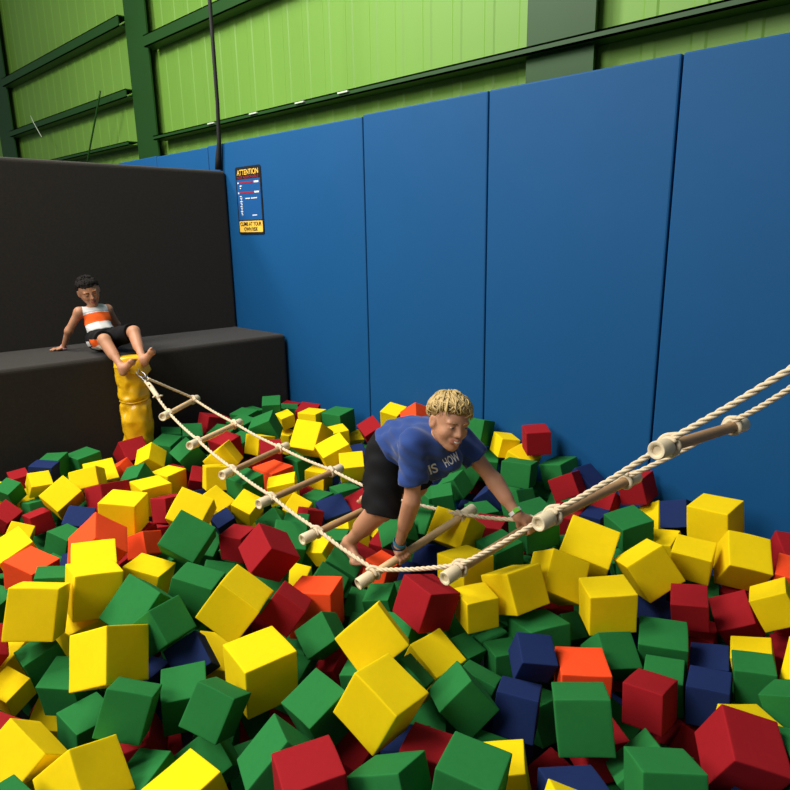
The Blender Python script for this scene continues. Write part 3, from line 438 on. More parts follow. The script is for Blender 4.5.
    ('red', (-2.1597, 1.9074, -1.5577), (-0.1723, -0.2292, 0.9405, -0.1821), (0.1471, 0.1522, 0.1520), "red foam cube under the climbing boy's near foot", 'foam cubes filling the pit'),
    ('red', (-2.1529, 2.1256, -1.5701), (0.9805, 0.0798, 0.0495, 0.1729), (0.1533, 0.1533, 0.1533), "dark red foam cube in shade between the climbing boy's foot and his near hand", 'foam cubes filling the pit'),
    ('yellow', (-2.9188, 2.0439, -1.4249), (0.0525, -0.4268, 0.8994, 0.0783), (0.1589, 0.1372, 0.1256), 'yellow foam cube under the middle of the fourth rung', 'foam cubes filling the pit'),
    ('yellow', (-2.7363, 2.0050, -1.4776), (-0.2851, -0.1360, 0.8905, 0.3275), (0.1206, 0.1129, 0.1190), 'yellow foam cube with a flat top below the middle of the fourth rung', 'foam cubes filling the pit'),
    ('red', (-2.5963, 1.9760, -1.4708), (0.0523, 0.0645, 0.9800, -0.1808), (0.1012, 0.1036, 0.0815), 'small dark red foam cube with a flat top between the fourth and fifth rungs', 'foam cubes filling the pit'),
    ('green', (-2.8282, 2.2096, -1.5553), (0.0070, -0.0993, 0.9950, -0.0077), (0.1400, 0.1408, 0.1434), 'green foam cube with a flat top below the far half of the fourth rung', 'foam cubes filling the pit'),
    ('green', (-2.7475, 2.3624, -1.5332), (0.0475, 0.1377, 0.9893, 0.0098), (0.1418, 0.1371, 0.1424), 'green foam cube below the far end cap of the fourth rung', 'foam cubes filling the pit'),
    ('blue', (-2.6284, 2.1718, -1.5440), (-0.1518, 0.1721, 0.9657, 0.1214), (0.1578, 0.1549, 0.1582), 'navy foam cube with a broad top above the fifth rung', 'foam cubes filling the pit'),
    ('blue', (-2.8694, 2.5238, -1.5668), (0.9489, 0.1496, 0.1119, 0.2543), (0.1533, 0.1533, 0.1533), 'bit of navy foam cube behind the broad navy one, left of a tilted red cube', 'foam cubes filling the pit'),
    ('red', (-2.5638, 2.3268, -1.5265), (-0.0694, 0.2177, 0.9514, 0.2066), (0.1444, 0.1383, 0.1441), "red foam cube tilted beside the climbing boy's tucked far foot", 'foam cubes filling the pit'),
    ('green', (-2.3423, 1.9391, -1.5366), (-0.0131, -0.3311, 0.9434, 0.0120), (0.1154, 0.1247, 0.1244), 'green foam cube with a long light top just below the fifth rung', 'foam cubes filling the pit'),
    ('green', (-2.7032, 2.0314, -1.7264), (0.9837, 0.0399, 0.0248, 0.1735), (0.1533, 0.1533, 0.1533), 'green foam cube behind the end of the fifth rung', 'foam cubes filling the pit'),
    ('green', (-2.5290, 1.8289, -1.4815), (-0.0176, 0.9034, -0.3924, -0.1722), (0.1304, 0.1230, 0.1301), 'green foam cube left above the end cap of the fifth rung, beside the near rope', 'foam cubes filling the pit'),
    ('yellow', (-2.2738, 1.8017, -1.4966), (0.0737, -0.1219, 0.9582, 0.2481), (0.1044, 0.0998, 0.1075), 'small yellow cube beneath the near rope, right below the end cap of the fifth rung', 'foam cubes filling the pit'),
    ('green', (-2.4061, 1.6957, -1.4584), (0.8705, 0.1905, 0.2028, 0.4059), (0.1533, 0.1533, 0.1533), 'green cube below the end cap of the fifth rung, beside the big red cube', 'foam cubes filling the pit'),
    ('green', (-2.3916, 1.7061, -1.6551), (0.9805, 0.0798, 0.0495, 0.1729), (0.1533, 0.1533, 0.1533), 'green foam cube low beside the big red cube on its corner', 'foam cubes filling the pit'),
    ('green', (-1.9871, 1.5670, -1.4788), (-0.2558, -0.2965, 0.9093, -0.1411), (0.1371, 0.1426, 0.1423), 'green cube with a light top beside the near rope, above the square topped orange cube', 'foam cubes filling the pit'),
    ('green', (-2.0996, 1.7463, -1.5114), (-0.2706, -0.2676, 0.9240, -0.0368), (0.1525, 0.1557, 0.1557), 'green foam cube under the near rope between the fifth and sixth rungs', 'foam cubes filling the pit'),
    ('green', (-1.8922, 1.6996, -1.6256), (0.9489, 0.1496, 0.1119, 0.2543), (0.1533, 0.1533, 0.1533), 'dark green foam cube in shade below the end cap of the sixth rung', 'foam cubes filling the pit'),
    ('blue', (-2.8725, 1.6212, -1.4663), (-0.2461, 0.0186, 0.9518, 0.1822), (0.0846, 0.1015, 0.0902), 'small navy cube left of the yellow one at the end cap of the fourth rung', 'foam cubes filling the pit'),
    ('red', (-2.6690, 1.5794, -1.5029), (0.0009, -0.2003, 0.9795, 0.0212), (0.1296, 0.1312, 0.1337), 'red foam cube with a flat top just behind the big red cube on its corner', 'foam cubes filling the pit'),
    ('green', (-2.8200, 1.9059, -1.5773), (0.4188, -0.2956, 0.8351, -0.1996), (0.1355, 0.1382, 0.1432), 'green foam cube with its peak up, above the big red cube on its corner', 'foam cubes filling the pit'),
    ('yellow', (-2.8283, 1.7435, -1.4130), (-0.2148, -0.1671, 0.9424, 0.1946), (0.1190, 0.1190, 0.1190), 'yellow foam cube under the end cap of the fourth rung', 'foam cubes filling the pit'),
    ('yellow', (-3.0518, 1.8768, -1.5267), (0.9355, 0.0700, 0.0626, 0.3405), (0.1533, 0.1533, 0.1533), 'yellow foam cube just behind the yellow one at the end cap of the fourth rung', 'foam cubes filling the pit'),
    ('green', (-2.9268, 1.5371, -1.6192), (0.9275, 0.1802, 0.1475, 0.2924), (0.1533, 0.1533, 0.1533), 'dark green foam cube under the right side of the large green cube on its corner', 'foam cubes filling the pit'),
    ('green', (-2.7895, 1.6567, -1.6514), (0.9805, 0.0798, 0.0495, 0.1729), (0.1533, 0.1533, 0.1533), 'green foam cube left below the red cube with a flat top near the fourth rung', 'foam cubes filling the pit'),
    ('yellow', (-2.7732, 1.4004, -1.3113), (-0.2929, -0.2223, 0.8733, 0.3195), (0.1673, 0.1677, 0.1661), 'large yellow foam cube behind the large green one on its corner', 'foam cubes filling the pit'),
    ('yellow', (-3.0601, 1.6724, -1.4538), (-0.3182, -0.2016, 0.9263, 0.0003), (0.1407, 0.1447, 0.1447), 'yellow foam cube right of the large yellow one behind the green cube on its corner', 'foam cubes filling the pit'),
    ('green', (-3.0219, 1.8610, -1.3787), (-0.0489, -0.0623, 0.9958, 0.0459), (0.1429, 0.1526, 0.1336), 'green foam cube just below the third rung', 'foam cubes filling the pit'),
    ('yellow', (-3.5262, 2.0291, -1.3852), (0.3025, -0.3772, 0.8714, 0.0827), (0.1685, 0.1608, 0.1500), 'yellow foam cube with a pointed top between the second and third rungs', 'foam cubes filling the pit'),
    ('yellow', (-3.3910, 1.8915, -1.4305), (0.0918, 0.1829, 0.9755, -0.0810), (0.1431, 0.1416, 0.1411), 'yellow foam cube behind the end cap of the third rung', 'foam cubes filling the pit'),
    ('red', (-3.6047, 1.8906, -1.4962), (-0.3460, 0.3023, 0.8874, -0.0368), (0.1095, 0.1146, 0.1135), 'small dark red foam cube left of the yellow cube at the third rung', 'foam cubes filling the pit'),
    ('red', (-4.2277, 2.3779, -1.3763), (-0.0073, 0.0513, 0.9891, -0.1377), (0.1683, 0.1834, 0.1467), 'dark red foam cube against the charcoal ledge behind the second rung', 'foam cubes filling the pit'),
    ('green', (-4.1725, 2.1683, -1.4069), (-0.2223, 0.2290, 0.9477, 0.0068), (0.1411, 0.1364, 0.1409), 'green foam cube with a light square face left of the second rung', 'foam cubes filling the pit'),
    ('green', (-3.7783, 1.9273, -1.3900), (-0.0870, 0.0491, 0.9432, 0.3167), (0.1455, 0.1457, 0.1452), 'large green cube with a dark front right of the yellow cube at the yellow post', 'foam cubes filling the pit'),
    ('green', (-4.2856, 2.0623, -1.4216), (-0.0594, 0.2255, 0.9712, -0.0486), (0.1383, 0.1349, 0.1365), 'dark green foam cube against the charcoal ledge under the end cap of the first rung', 'foam cubes filling the pit'),
    ('green', (-4.0809, 1.9327, -1.4219), (0.9617, 0.0751, 0.0562, 0.2577), (0.1533, 0.1533, 0.1533), 'bit of green cube between the yellow cube at the post and the large green one', 'foam cubes filling the pit'),
    ('green', (-3.7542, 2.5120, -1.3385), (0.1339, -0.3397, 0.9141, 0.1765), (0.1675, 0.1607, 0.1608), 'green foam cube with a sloping light top above the far rope, beyond the second rung', 'foam cubes filling the pit'),
    ('green', (-4.2939, 2.7469, -1.4207), (-0.0037, -0.0340, 0.9994, -0.0025), (0.1509, 0.1502, 0.1516), 'flat green foam cube by the ledge above the far end of the second rung', 'foam cubes filling the pit'),
    ('green', (-4.1391, 2.5878, -1.3770), (0.9837, 0.0399, 0.0248, 0.1735), (0.1533, 0.1533, 0.1533), 'green foam cube just right of the far end cap of the second rung', 'foam cubes filling the pit'),
    ('green', (-4.0695, 2.7889, -1.3024), (-0.0659, -0.4366, 0.8866, 0.1376), (0.1366, 0.1382, 0.1374), 'green foam cube highest at the corner of the ledge and the blue wall', 'foam cubes filling the pit'),
    ('green', (-4.1367, 2.9796, -1.4138), (-0.0576, -0.4606, 0.8854, -0.0258), (0.1505, 0.1526, 0.1524), 'flat green foam cube right of the highest green one at the ledge corner', 'foam cubes filling the pit'),
    ('red', (-4.2906, 3.1073, -1.4546), (0.9871, 0.0818, 0.0459, 0.1300), (0.1533, 0.1533, 0.1533), 'red foam cube behind the flat green one at the ledge corner', 'foam cubes filling the pit'),
    ('red', (-3.8955, 2.9980, -1.3813), (0.9563, 0.1125, 0.0842, 0.2563), (0.1533, 0.1533, 0.1533), 'dark red foam cube against the blue wall left of the large green one', 'foam cubes filling the pit'),
    ('yellow', (-3.9251, 2.8044, -1.3729), (-0.0855, 0.0876, 0.9864, 0.1094), (0.1081, 0.1080, 0.1031), 'small yellow cube with a light top near the wall corner, beside a sloping green one', 'foam cubes filling the pit'),
    ('yellow', (-3.7059, 2.8925, -1.3585), (0.9848, 0.0000, 0.0000, 0.1736), (0.1533, 0.1533, 0.1533), 'yellow foam cube behind the largest yellow cube beyond the third rung', 'foam cubes filling the pit'),
    ('yellow', (-3.2422, 2.5125, -1.3085), (-0.0901, -0.1563, 0.8782, 0.4429), (0.1856, 0.1913, 0.1852), 'largest yellow foam cube beyond the far end of the third rung', 'foam cubes filling the pit'),
    ('yellow', (-3.9301, 2.8057, -1.5465), (0.9848, 0.0000, 0.0000, 0.1736), (0.1533, 0.1533, 0.1533), 'yellow foam cube left of the largest one beyond the third rung', 'foam cubes filling the pit'),
    ('green', (-3.5458, 3.0076, -1.3581), (-0.0013, -0.0939, 0.9948, 0.0387), (0.1731, 0.1723, 0.1703), 'large green cube with a dark right side against the blue wall beyond the third rung', 'foam cubes filling the pit'),
    ('yellow', (-3.3963, 2.8642, -1.4158), (-0.0457, 0.2017, 0.9769, 0.0534), (0.1402, 0.1363, 0.1402), 'yellow foam cube in front of the large green cube at the blue wall', 'foam cubes filling the pit'),
    ('yellow', (-2.9979, 2.5107, -1.3562), (-0.0652, 0.1874, 0.9567, 0.2130), (0.1683, 0.1812, 0.1663), 'yellow foam cube with a broad tilted top above the far end of the fourth rung', 'foam cubes filling the pit'),
    ('yellow', (-3.5058, 3.1147, -1.5274), (-0.1907, 0.2559, 0.9460, 0.0564), (0.1216, 0.1279, 0.1207), "yellow foam cube right of the broad tilted one, left of the climbing boy's shorts", 'foam cubes filling the pit'),
    ('yellow', (-2.8182, 2.4803, -1.3864), (-0.2163, 0.3168, 0.9177, 0.1033), (0.1290, 0.1461, 0.1308), "yellow cube beside the climbing boy's shorts behind the far end of the fourth rung", 'foam cubes filling the pit'),
    ('yellow', (-3.1168, 2.4598, -1.5292), (-0.0178, -0.1979, 0.9798, -0.0203), (0.1355, 0.1321, 0.1270), 'yellow foam cube under the far half of the fourth rung', 'foam cubes filling the pit'),
    ('green', (-3.3495, 2.4927, -1.5196), (0.0168, -0.0006, 0.9997, 0.0179), (0.1526, 0.1524, 0.1477), 'green foam cube with a dark front between the third and fourth rungs', 'foam cubes filling the pit'),
    ('green', (-3.3057, 2.6761, -1.4316), (0.9489, 0.1496, 0.1119, 0.2543), (0.1533, 0.1533, 0.1533), 'bit of green foam cube under the largest yellow cube beyond the third rung', 'foam cubes filling the pit'),
    ('orange', (-3.1160, 2.1137, -1.4391), (-0.0259, -0.0541, 0.9982, -0.0003), (0.1714, 0.1713, 0.1709), 'orange foam cube with a notched top between the third and fourth rungs', 'foam cubes filling the pit'),
    ('red', (-3.4119, 2.3069, -1.4012), (-0.1776, 0.2824, 0.9420, 0.0379), (0.1450, 0.1417, 0.1448), 'dark red foam cube under the far end of the third rung', 'foam cubes filling the pit'),
    ('red', (-3.6052, 2.3153, -1.5646), (0.9805, 0.0798, 0.0495, 0.1729), (0.1533, 0.1533, 0.1533), 'dark red foam cube left under the third rung', 'foam cubes filling the pit'),
    ('yellow', (-3.6111, 2.3575, -1.3910), (0.0305, -0.0614, 0.9871, -0.1449), (0.1380, 0.1382, 0.1344), 'yellow foam cube with a narrow front above the middle of the third rung', 'foam cubes filling the pit'),
    ('red', (-3.6978, 2.1523, -1.3790), (0.9918, 0.0838, 0.0423, 0.0868), (0.1533, 0.1533, 0.1533), 'red foam cube behind the yellow pointed cube, below the second rung', 'foam cubes filling the pit'),
    ('green', (-3.9439, 2.2784, -1.4014), (0.9617, 0.0751, 0.0562, 0.2577), (0.1533, 0.1533, 0.1533), 'green foam cube just below the middle of the second rung', 'foam cubes filling the pit'),
    ('green', (-3.9695, 2.4561, -1.3782), (0.9918, 0.0838, 0.0423, 0.0868), (0.1533, 0.1533, 0.1533), 'green foam cube below the far end cap of the second rung', 'foam cubes filling the pit'),
    ('green', (-3.7677, 2.3192, -1.4316), (0.9918, 0.0838, 0.0423, 0.0868), (0.1533, 0.1533, 0.1533), 'small green foam cube in the gap right of the yellow pointed cube', 'foam cubes filling the pit'),
    ('green', (-3.9379, 0.9278, -1.3804), (-0.1539, -0.1983, 0.9497, 0.1870), (0.1031, 0.0954, 0.1036), 'green foam cube with its corner up at the left edge near the ledge', 'foam cubes filling the pit'),
    ('red', (-4.1420, 1.0330, -1.4043), (-0.0894, 0.0606, 0.9934, 0.0390), (0.1112, 0.0994, 0.1113), 'red foam cube near the left edge, right of another red one at the ledge', 'foam cubes filling the pit'),
    ('blue', (-4.0370, 1.1382, -1.3609), (-0.0622, -0.4368, 0.8962, -0.0461), (0.1279, 0.1324, 0.1328), 'navy foam cube with a flat top near the ledge at left', 'foam cubes filling the pit'),
    ('green', (-4.1569, 1.2375, -1.3700), (-0.0108, -0.3920, 0.9191, 0.0379), (0.1282, 0.1321, 0.1335), 'green foam cube behind the flat navy one against the ledge', 'foam cubes filling the pit'),
    ('green', (-4.2654, 1.2774, -1.5709), (0.9231, 0.1393, 0.1246, 0.3360), (0.1533, 0.1533, 0.1533), 'green foam cube on its edge right of the flat navy one near the ledge', 'foam cubes filling the pit'),
    ('green', (-4.1621, 1.4157, -1.4024), (0.9951, 0.0419, 0.0212, 0.0871), (0.1533, 0.1533, 0.1533), 'green foam cube tucked low behind the tilted bright yellow cube at left', 'foam cubes filling the pit'),
    ('yellow', (-3.8892, 1.4060, -1.4349), (-0.1427, -0.6109, 0.7485, 0.2147), (0.1700, 0.1693, 0.1693), 'yellow cube with a broad top behind the yellow one with a dark side', 'foam cubes filling the pit'),
    ('yellow', (-3.7379, 1.2777, -1.3569), (-0.1562, -0.4311, 0.7317, 0.5044), (0.1547, 0.1114, 0.1372), 'yellow foam cube with a dark right side behind the bright one on its corner', 'foam cubes filling the pit'),
    ('yellow', (-3.6302, 1.0977, -1.3818), (-0.3479, -0.1159, 0.9030, 0.2240), (0.1394, 0.1588, 0.1477), 'bright yellow foam cube standing on a corner left of the dark red slab like cube', 'foam cubes filling the pit'),
    ('yellow', (-3.8905, 1.0643, -1.3614), (-0.3235, 0.0400, 0.9445, -0.0412), (0.1005, 0.1121, 0.1037), 'yellow cube with a flat front right of the green corner up one near the ledge', 'foam cubes filling the pit'),
    ('green', (-4.1351, 1.0545, -1.6203), (0.9904, 0.0410, 0.0230, 0.1304), (0.1533, 0.1533, 0.1533), 'green foam cube just left of the bright yellow one on its corner', 'foam cubes filling the pit'),
    ('yellow', (-4.1681, 0.8806, -1.4733), (0.9837, 0.0399, 0.0248, 0.1735), (0.1533, 0.1533, 0.1533), 'yellow foam cube at the left edge above the red tilted one', 'foam cubes filling the pit'),
    ('yellow', (-4.0055, 0.9938, -1.4896), (-0.3687, -0.0423, 0.9285, 0.0130), (0.1137, 0.1064, 0.1133), 'yellow foam cube right above the red tilted one at the left edge', 'foam cubes filling the pit'),
    ('red', (-3.8285, 0.8561, -1.4733), (-0.3471, -0.2446, 0.9036, 0.0574), (0.1132, 0.1082, 0.1125), 'red foam cube tilted at the left edge', 'foam cubes filling the pit'),
    ('red', (-3.6790, 0.9767, -1.4944), (0.0554, -0.0320, 0.9970, 0.0442), (0.1118, 0.1107, 0.1039), 'dark red foam cube below the yellow and green ones near the left edge', 'foam cubes filling the pit'),
    ('yellow', (-3.5690, 0.8461, -1.5021), (-0.3327, -0.3809, 0.8296, 0.2368), (0.1140, 0.1105, 0.1159), 'yellow foam cube behind the larger yellow one at the left edge', 'foam cubes filling the pit'),
    ('yellow', (-3.1421, 0.7227, -1.4052), (-0.1120, -0.0090, 0.9767, 0.1827), (0.1567, 0.1562, 0.1569), 'yellow foam cube at the left edge above the orange one', 'foam cubes filling the pit'),
    ('yellow', (-3.9260, 0.8066, -1.6077), (0.9617, 0.0751, 0.0562, 0.2577), (0.1533, 0.1533, 0.1533), 'yellow foam cube corner at the left edge below the red tilted one', 'foam cubes filling the pit'),
    ('blue', (-3.4588, 1.1024, -1.4886), (-0.2009, -0.4372, 0.8697, 0.1102), (0.1351, 0.1404, 0.1404), 'navy foam cube between the bright yellow cube on its corner and the large orange one', 'foam cubes filling the pit'),
    ('green', (-3.3161, 0.9855, -1.4963), (-0.1184, -0.2217, 0.9644, -0.0828), (0.1312, 0.1292, 0.1176), 'green foam cube with a light top left of the large orange one', 'foam cubes filling the pit'),
    ('green', (-3.6615, 0.9760, -1.6790), (0.9563, 0.1125, 0.0842, 0.2563), (0.1533, 0.1533, 0.1533), 'green foam cube low left of the light topped one beside the large orange cube', 'foam cubes filling the pit'),
    ('red', (-3.5065, 1.2915, -1.4064), (0.1737, -0.0904, 0.9788, -0.0600), (0.1655, 0.1696, 0.1542), 'wide dark red foam cube behind the yellow one with a flat bright top at left', 'foam cubes filling the pit'),
    ('yellow', (-3.0133, 1.1721, -1.3084), (-0.0492, -0.3697, 0.9277, -0.0151), (0.1759, 0.1677, 0.1636), 'yellow cube with flat bright top and shaded front, right of a navy one at left', 'foam cubes filling the pit'),
    ('red', (-4.1755, 1.7282, -1.4245), (0.3703, 0.0005, 0.9288, 0.0153), (0.1628, 0.1662, 0.1564), 'dark red foam cube against the ledge at the foot of the yellow post', 'foam cubes filling the pit'),
    ('orange', (-4.0287, 1.5776, -1.4886), (-0.4729, -0.3391, 0.7949, -0.1717), (0.1381, 0.1435, 0.1434), 'small orange cube peak below the dark red one at the foot of the yellow post', 'foam cubes filling the pit'),
    ('yellow', (-3.9467, 1.7483, -1.4057), (0.1386, -0.3070, 0.8620, 0.3788), (0.1331, 0.1322, 0.1308), 'yellow foam cube standing on a corner right at the foot of the yellow post', 'foam cubes filling the pit'),
    ('green', (-3.7354, 1.5583, -1.4301), (0.0792, -0.2980, 0.9187, 0.2467), (0.1323, 0.1257, 0.1126), 'green cube with a sloping top below the yellow one at the foot of the post', 'foam cubes filling the pit'),
    ('yellow', (-3.3814, 1.4779, -1.4204), (-0.0192, 0.0164, 0.9995, -0.0196), (0.1670, 0.1678, 0.1671), 'yellow foam cube with a long flat top below the sloping green one near the post', 'foam cubes filling the pit'),
    ('yellow', (-3.7202, 1.7493, -1.5065), (0.9914, 0.0000, 0.0000, 0.1305), (0.1533, 0.1533, 0.1533), 'yellow foam cube right of the long flat yellow one near the post', 'foam cubes filling the pit'),
    ('red', (-3.1935, 1.4841, -1.4404), (0.1097, -0.0853, 0.9885, -0.0595), (0.1323, 0.1310, 0.1323), 'red foam cube left of the large yellow one behind the green cube on its corner', 'foam cubes filling the pit'),
    ('red', (-3.8945, 1.8666, -1.5782), (0.9837, 0.0399, 0.0248, 0.1735), (0.1533, 0.1533, 0.1533), 'small red foam cube tip right of the sloping green one near the post', 'foam cubes filling the pit'),
    ('orange', (-2.7663, 0.9481, -1.3110), (0.4847, -0.1412, 0.7949, -0.3365), (0.1781, 0.1648, 0.1695), 'large orange foam cube with a vertical edge above the flat bright yellow one', 'foam cubes filling the pit'),
    ('red', (-3.0389, 1.2247, -1.4819), (0.9904, 0.0410, 0.0230, 0.1304), (0.1533, 0.1533, 0.1533), 'red foam cube between the two orange ones', 'foam cubes filling the pit'),
    ('red', (-2.9343, 1.0883, -1.5340), (0.9805, 0.0798, 0.0495, 0.1729), (0.1533, 0.1533, 0.1533), 'dark red foam cube low between the large orange one and the yellow corner up one', 'foam cubes filling the pit'),
    ('orange', (-2.8148, 1.1712, -1.4111), (0.5092, 0.6247, -0.5679, -0.1673), (0.1154, 0.1090, 0.1164), 'orange foam cube half hidden left of the large green one on its corner', 'foam cubes filling the pit'),
    ('green', (-1.6096, 0.2275, -1.4158), (0.9894, -0.0736, 0.0630, 0.1084), (0.1560, 0.1560, 0.1560), "green foam cube along the pit's near edge, first green one there from the left", 'foam cubes filling the pit'),
    ('yellow', (-0.5723, 1.1636, -1.3857), (-0.4552, 0.7920, -0.2066, 0.3507), (0.1560, 0.1560, 0.1560), "yellow foam cube along the pit's near edge, fifth yellow one there from the left", 'foam cubes filling the pit'),
    ('yellow', (-1.4251, 0.6328, -1.4875), (0.9936, 0.0985, -0.0529, 0.0169), (0.1560, 0.1560, 0.1560), "yellow foam cube along the pit's near edge, third yellow one there from the left", 'foam cubes filling the pit'),
    ('green', (-0.5605, 1.5582, -1.4913), (0.0804, 0.3771, -0.3996, 0.8317), (0.1560, 0.1560, 0.1560), "green foam cube along the pit's near edge, fifth green one there from the left", 'foam cubes filling the pit'),
    ('blue', (-1.8505, 0.1328, -1.4657), (0.6984, -0.2258, 0.2763, 0.6204), (0.1560, 0.1560, 0.1560), "navy foam cube along the pit's near edge, first navy one there from the left", 'foam cubes filling the pit'),
    ('green', (-0.9903, 0.9723, -1.4152), (0.5686, 0.2140, 0.5179, 0.6022), (0.1560, 0.1560, 0.1560), "green foam cube along the pit's near edge, third green one there from the left", 'foam cubes filling the pit'),
    ('yellow', (-0.8523, 1.2551, -1.4906), (0.9438, -0.0502, -0.1070, 0.3087), (0.1560, 0.1560, 0.1560), "yellow foam cube along the pit's near edge, fourth yellow one there from the left", 'foam cubes filling the pit'),
    ('yellow', (-0.4058, 1.8888, -1.4993), (0.8587, -0.0732, 0.1091, 0.4954), (0.1560, 0.1560, 0.1560), "yellow foam cube along the pit's near edge, sixth yellow one there from the left", 'foam cubes filling the pit'),
    ('yellow', (-1.6338, 0.4404, -1.4329), (0.9122, -0.2375, 0.3310, 0.0441), (0.1560, 0.1560, 0.1560), "yellow foam cube along the pit's near edge, second yellow one there from the left", 'foam cubes filling the pit'),
    ('green', (-1.2875, 0.8374, -1.4213), (0.7629, 0.1246, -0.3332, 0.5399), (0.1560, 0.1560, 0.1560), "green foam cube along the pit's near edge, second green one there from the left", 'foam cubes filling the pit'),
    ('blue', (-0.6573, 1.3111, -1.4859), (0.8871, -0.1148, 0.0037, 0.4471), (0.1560, 0.1560, 0.1560), "navy foam cube along the pit's near edge, second navy one there from the left", 'foam cubes filling the pit'),
    ('red', (-0.3760, 1.6766, -1.3730), (-0.1907, -0.2957, 0.9297, 0.1084), (0.1560, 0.1560, 0.1560), "red foam cube along the pit's near edge, fourth red one there from the left", 'foam cubes filling the pit'),
    ('red', (-2.0387, 0.3074, -1.4954), (0.9630, -0.1846, -0.0372, 0.1930), (0.1560, 0.1560, 0.1560), "red foam cube along the pit's near edge, first red one there from the left", 'foam cubes filling the pit'),
    ('green', (-0.8299, 1.0884, -1.3628), (0.9826, -0.0573, 0.0466, 0.1705), (0.1560, 0.1560, 0.1560), "green foam cube along the pit's near edge, fourth green one there from the left", 'foam cubes filling the pit'),
    ('green', (-0.4752, 1.4216, -1.3768), (-0.2280, 0.7493, -0.3488, -0.5147), (0.1560, 0.1560, 0.1560), "green foam cube along the pit's near edge, sixth green one there from the left", 'foam cubes filling the pit'),
    ('red', (-1.0332, 1.1580, -1.4916), (0.9683, -0.1151, 0.0399, 0.2181), (0.1560, 0.1560, 0.1560), "red foam cube along the pit's near edge, third red one there from the left", 'foam cubes filling the pit'),
    ('green', (-0.2397, 1.7818, -1.4256), (0.5854, 0.2829, 0.6684, -0.3614), (0.1560, 0.1560, 0.1560), "green foam cube along the pit's near edge, seventh green one there from the left", 'foam cubes filling the pit'),
    ('yellow', (-1.8403, 0.3466, -1.4323), (0.3937, 0.7609, -0.4708, 0.2106), (0.1560, 0.1560, 0.1560), "yellow foam cube along the pit's near edge, first yellow one there from the left", 'foam cubes filling the pit'),
    ('red', (-1.1199, 0.8079, -1.3661), (0.8320, -0.0327, -0.0234, 0.5533), (0.1560, 0.1560, 0.1560), "red foam cube along the pit's near edge, second red one there from the left", 'foam cubes filling the pit'),
    ('green', (-2.8806, 2.9117, -1.5959), (0.9298, 0.1750, -0.0601, 0.3181), (0.1360, 0.1360, 0.1360), 'glimpse of a green foam cube right of the largest yellow cube beyond the third rung', 'foam cubes filling the pit'),
    ('blue', (-2.5065, 2.9535, -1.5623), (0.8929, -0.0379, -0.0404, 0.4467), (0.1360, 0.1360, 0.1360), 'glimpse of a navy foam cube left of the large flat topped green cube', 'foam cubes filling the pit'),
    ('green', (-1.4863, 1.3403, -1.5436), (0.9620, -0.0054, -0.0879, 0.2584), (0.1360, 0.1360, 0.1360), 'glimpse of a green foam cube low below the yellow diamond cube', 'foam cubes filling the pit'),
    ('red', (-1.8243, 0.6621, -1.5775), (0.8723, 0.1490, -0.0650, 0.4611), (0.1360, 0.1360, 0.1360), 'glimpse of a red foam cube low below the large yellow cube with the upright edge', 'foam cubes filling the pit'),
    ('green', (-1.5553, 1.5923, -1.5269), (0.9407, 0.3008, -0.0284, 0.1540), (0.1360, 0.1360, 0.1360), 'glimpse of a green foam cube right of the yellow diamond cube', 'foam cubes filling the pit'),
    ('green', (-3.0815, 2.9950, -1.5829), (0.7898, 0.1192, 0.2203, 0.5599), (0.1360, 0.1360, 0.1360), 'glimpse of a green foam cube low below the large green cube at the wall', 'foam cubes filling the pit'),
    ('green', (-2.1803, 0.5915, -1.5055), (0.9376, 0.0956, 0.0421, 0.3315), (0.1360, 0.1360, 0.1360), 'glimpse of a green foam cube left of the large yellow cube with the upright edge', 'foam cubes filling the pit'),
    ('green', (-2.6469, 2.6921, -1.5977), (0.9841, 0.0118, -0.1223, 0.1283), (0.1360, 0.1360, 0.1360), 'glimpse of a green foam cube just above the orange cube under the sixth rung', 'foam cubes filling the pit'),
    ('green', (-3.2537, 0.6523, -1.5984), (0.9740, -0.1766, -0.0849, 0.1135), (0.1360, 0.1360, 0.1360), 'glimpse of a green foam cube left of the orange cube at the left edge', 'foam cubes filling the pit'),
    ('green', (-2.3708, 2.7280, -1.5597), (0.8397, 0.0697, 0.0003, 0.5386), (0.1360, 0.1360, 0.1360), 'glimpse of a green foam cube left of the green cube under the seventh rung', 'foam cubes filling the pit'),
    ('green', (-1.2142, 2.7917, -1.5812), (0.9261, 0.0319, -0.1388, 0.3494), (0.1360, 0.1360, 0.1360), 'glimpse of a green cube low below the flat topped green cube at the eighth rung', 'foam cubes filling the pit'),
    ('green', (-2.8050, 3.0829, -1.5568), (0.8615, 0.1199, 0.1209, 0.4784), (0.1360, 0.1360, 0.1360), 'glimpse of a green foam cube left of the large flat topped green cube', 'foam cubes filling the pit'),
    ('green', (-3.6430, 0.6761, -1.5682), (0.8588, 0.2693, 0.2164, 0.3783), (0.1360, 0.1360, 0.1360), 'glimpse of a green foam cube left of the big yellow cube near the left edge', 'foam cubes filling the pit'),
    ('green', (-2.0093, 0.5789, -1.5723), (0.6746, 0.0241, 0.0536, 0.7358), (0.1360, 0.1360, 0.1360), 'glimpse of a green foam cube low below the large yellow cube with the upright edge', 'foam cubes filling the pit'),
    ('green', (-3.8353, 1.0285, -1.5012), (0.6788, -0.0882, -0.0630, 0.7263), (0.1360, 0.1360, 0.1360), 'glimpse of a green foam cube left of the bright yellow cube on its corner', 'foam cubes filling the pit'),
    ('blue', (-3.1576, 2.8150, -1.5011), (0.8424, 0.1660, 0.0411, 0.5110), (0.1360, 0.1360, 0.1360), 'glimpse of a navy foam cube low below the large green cube at the wall', 'foam cubes filling the pit'),
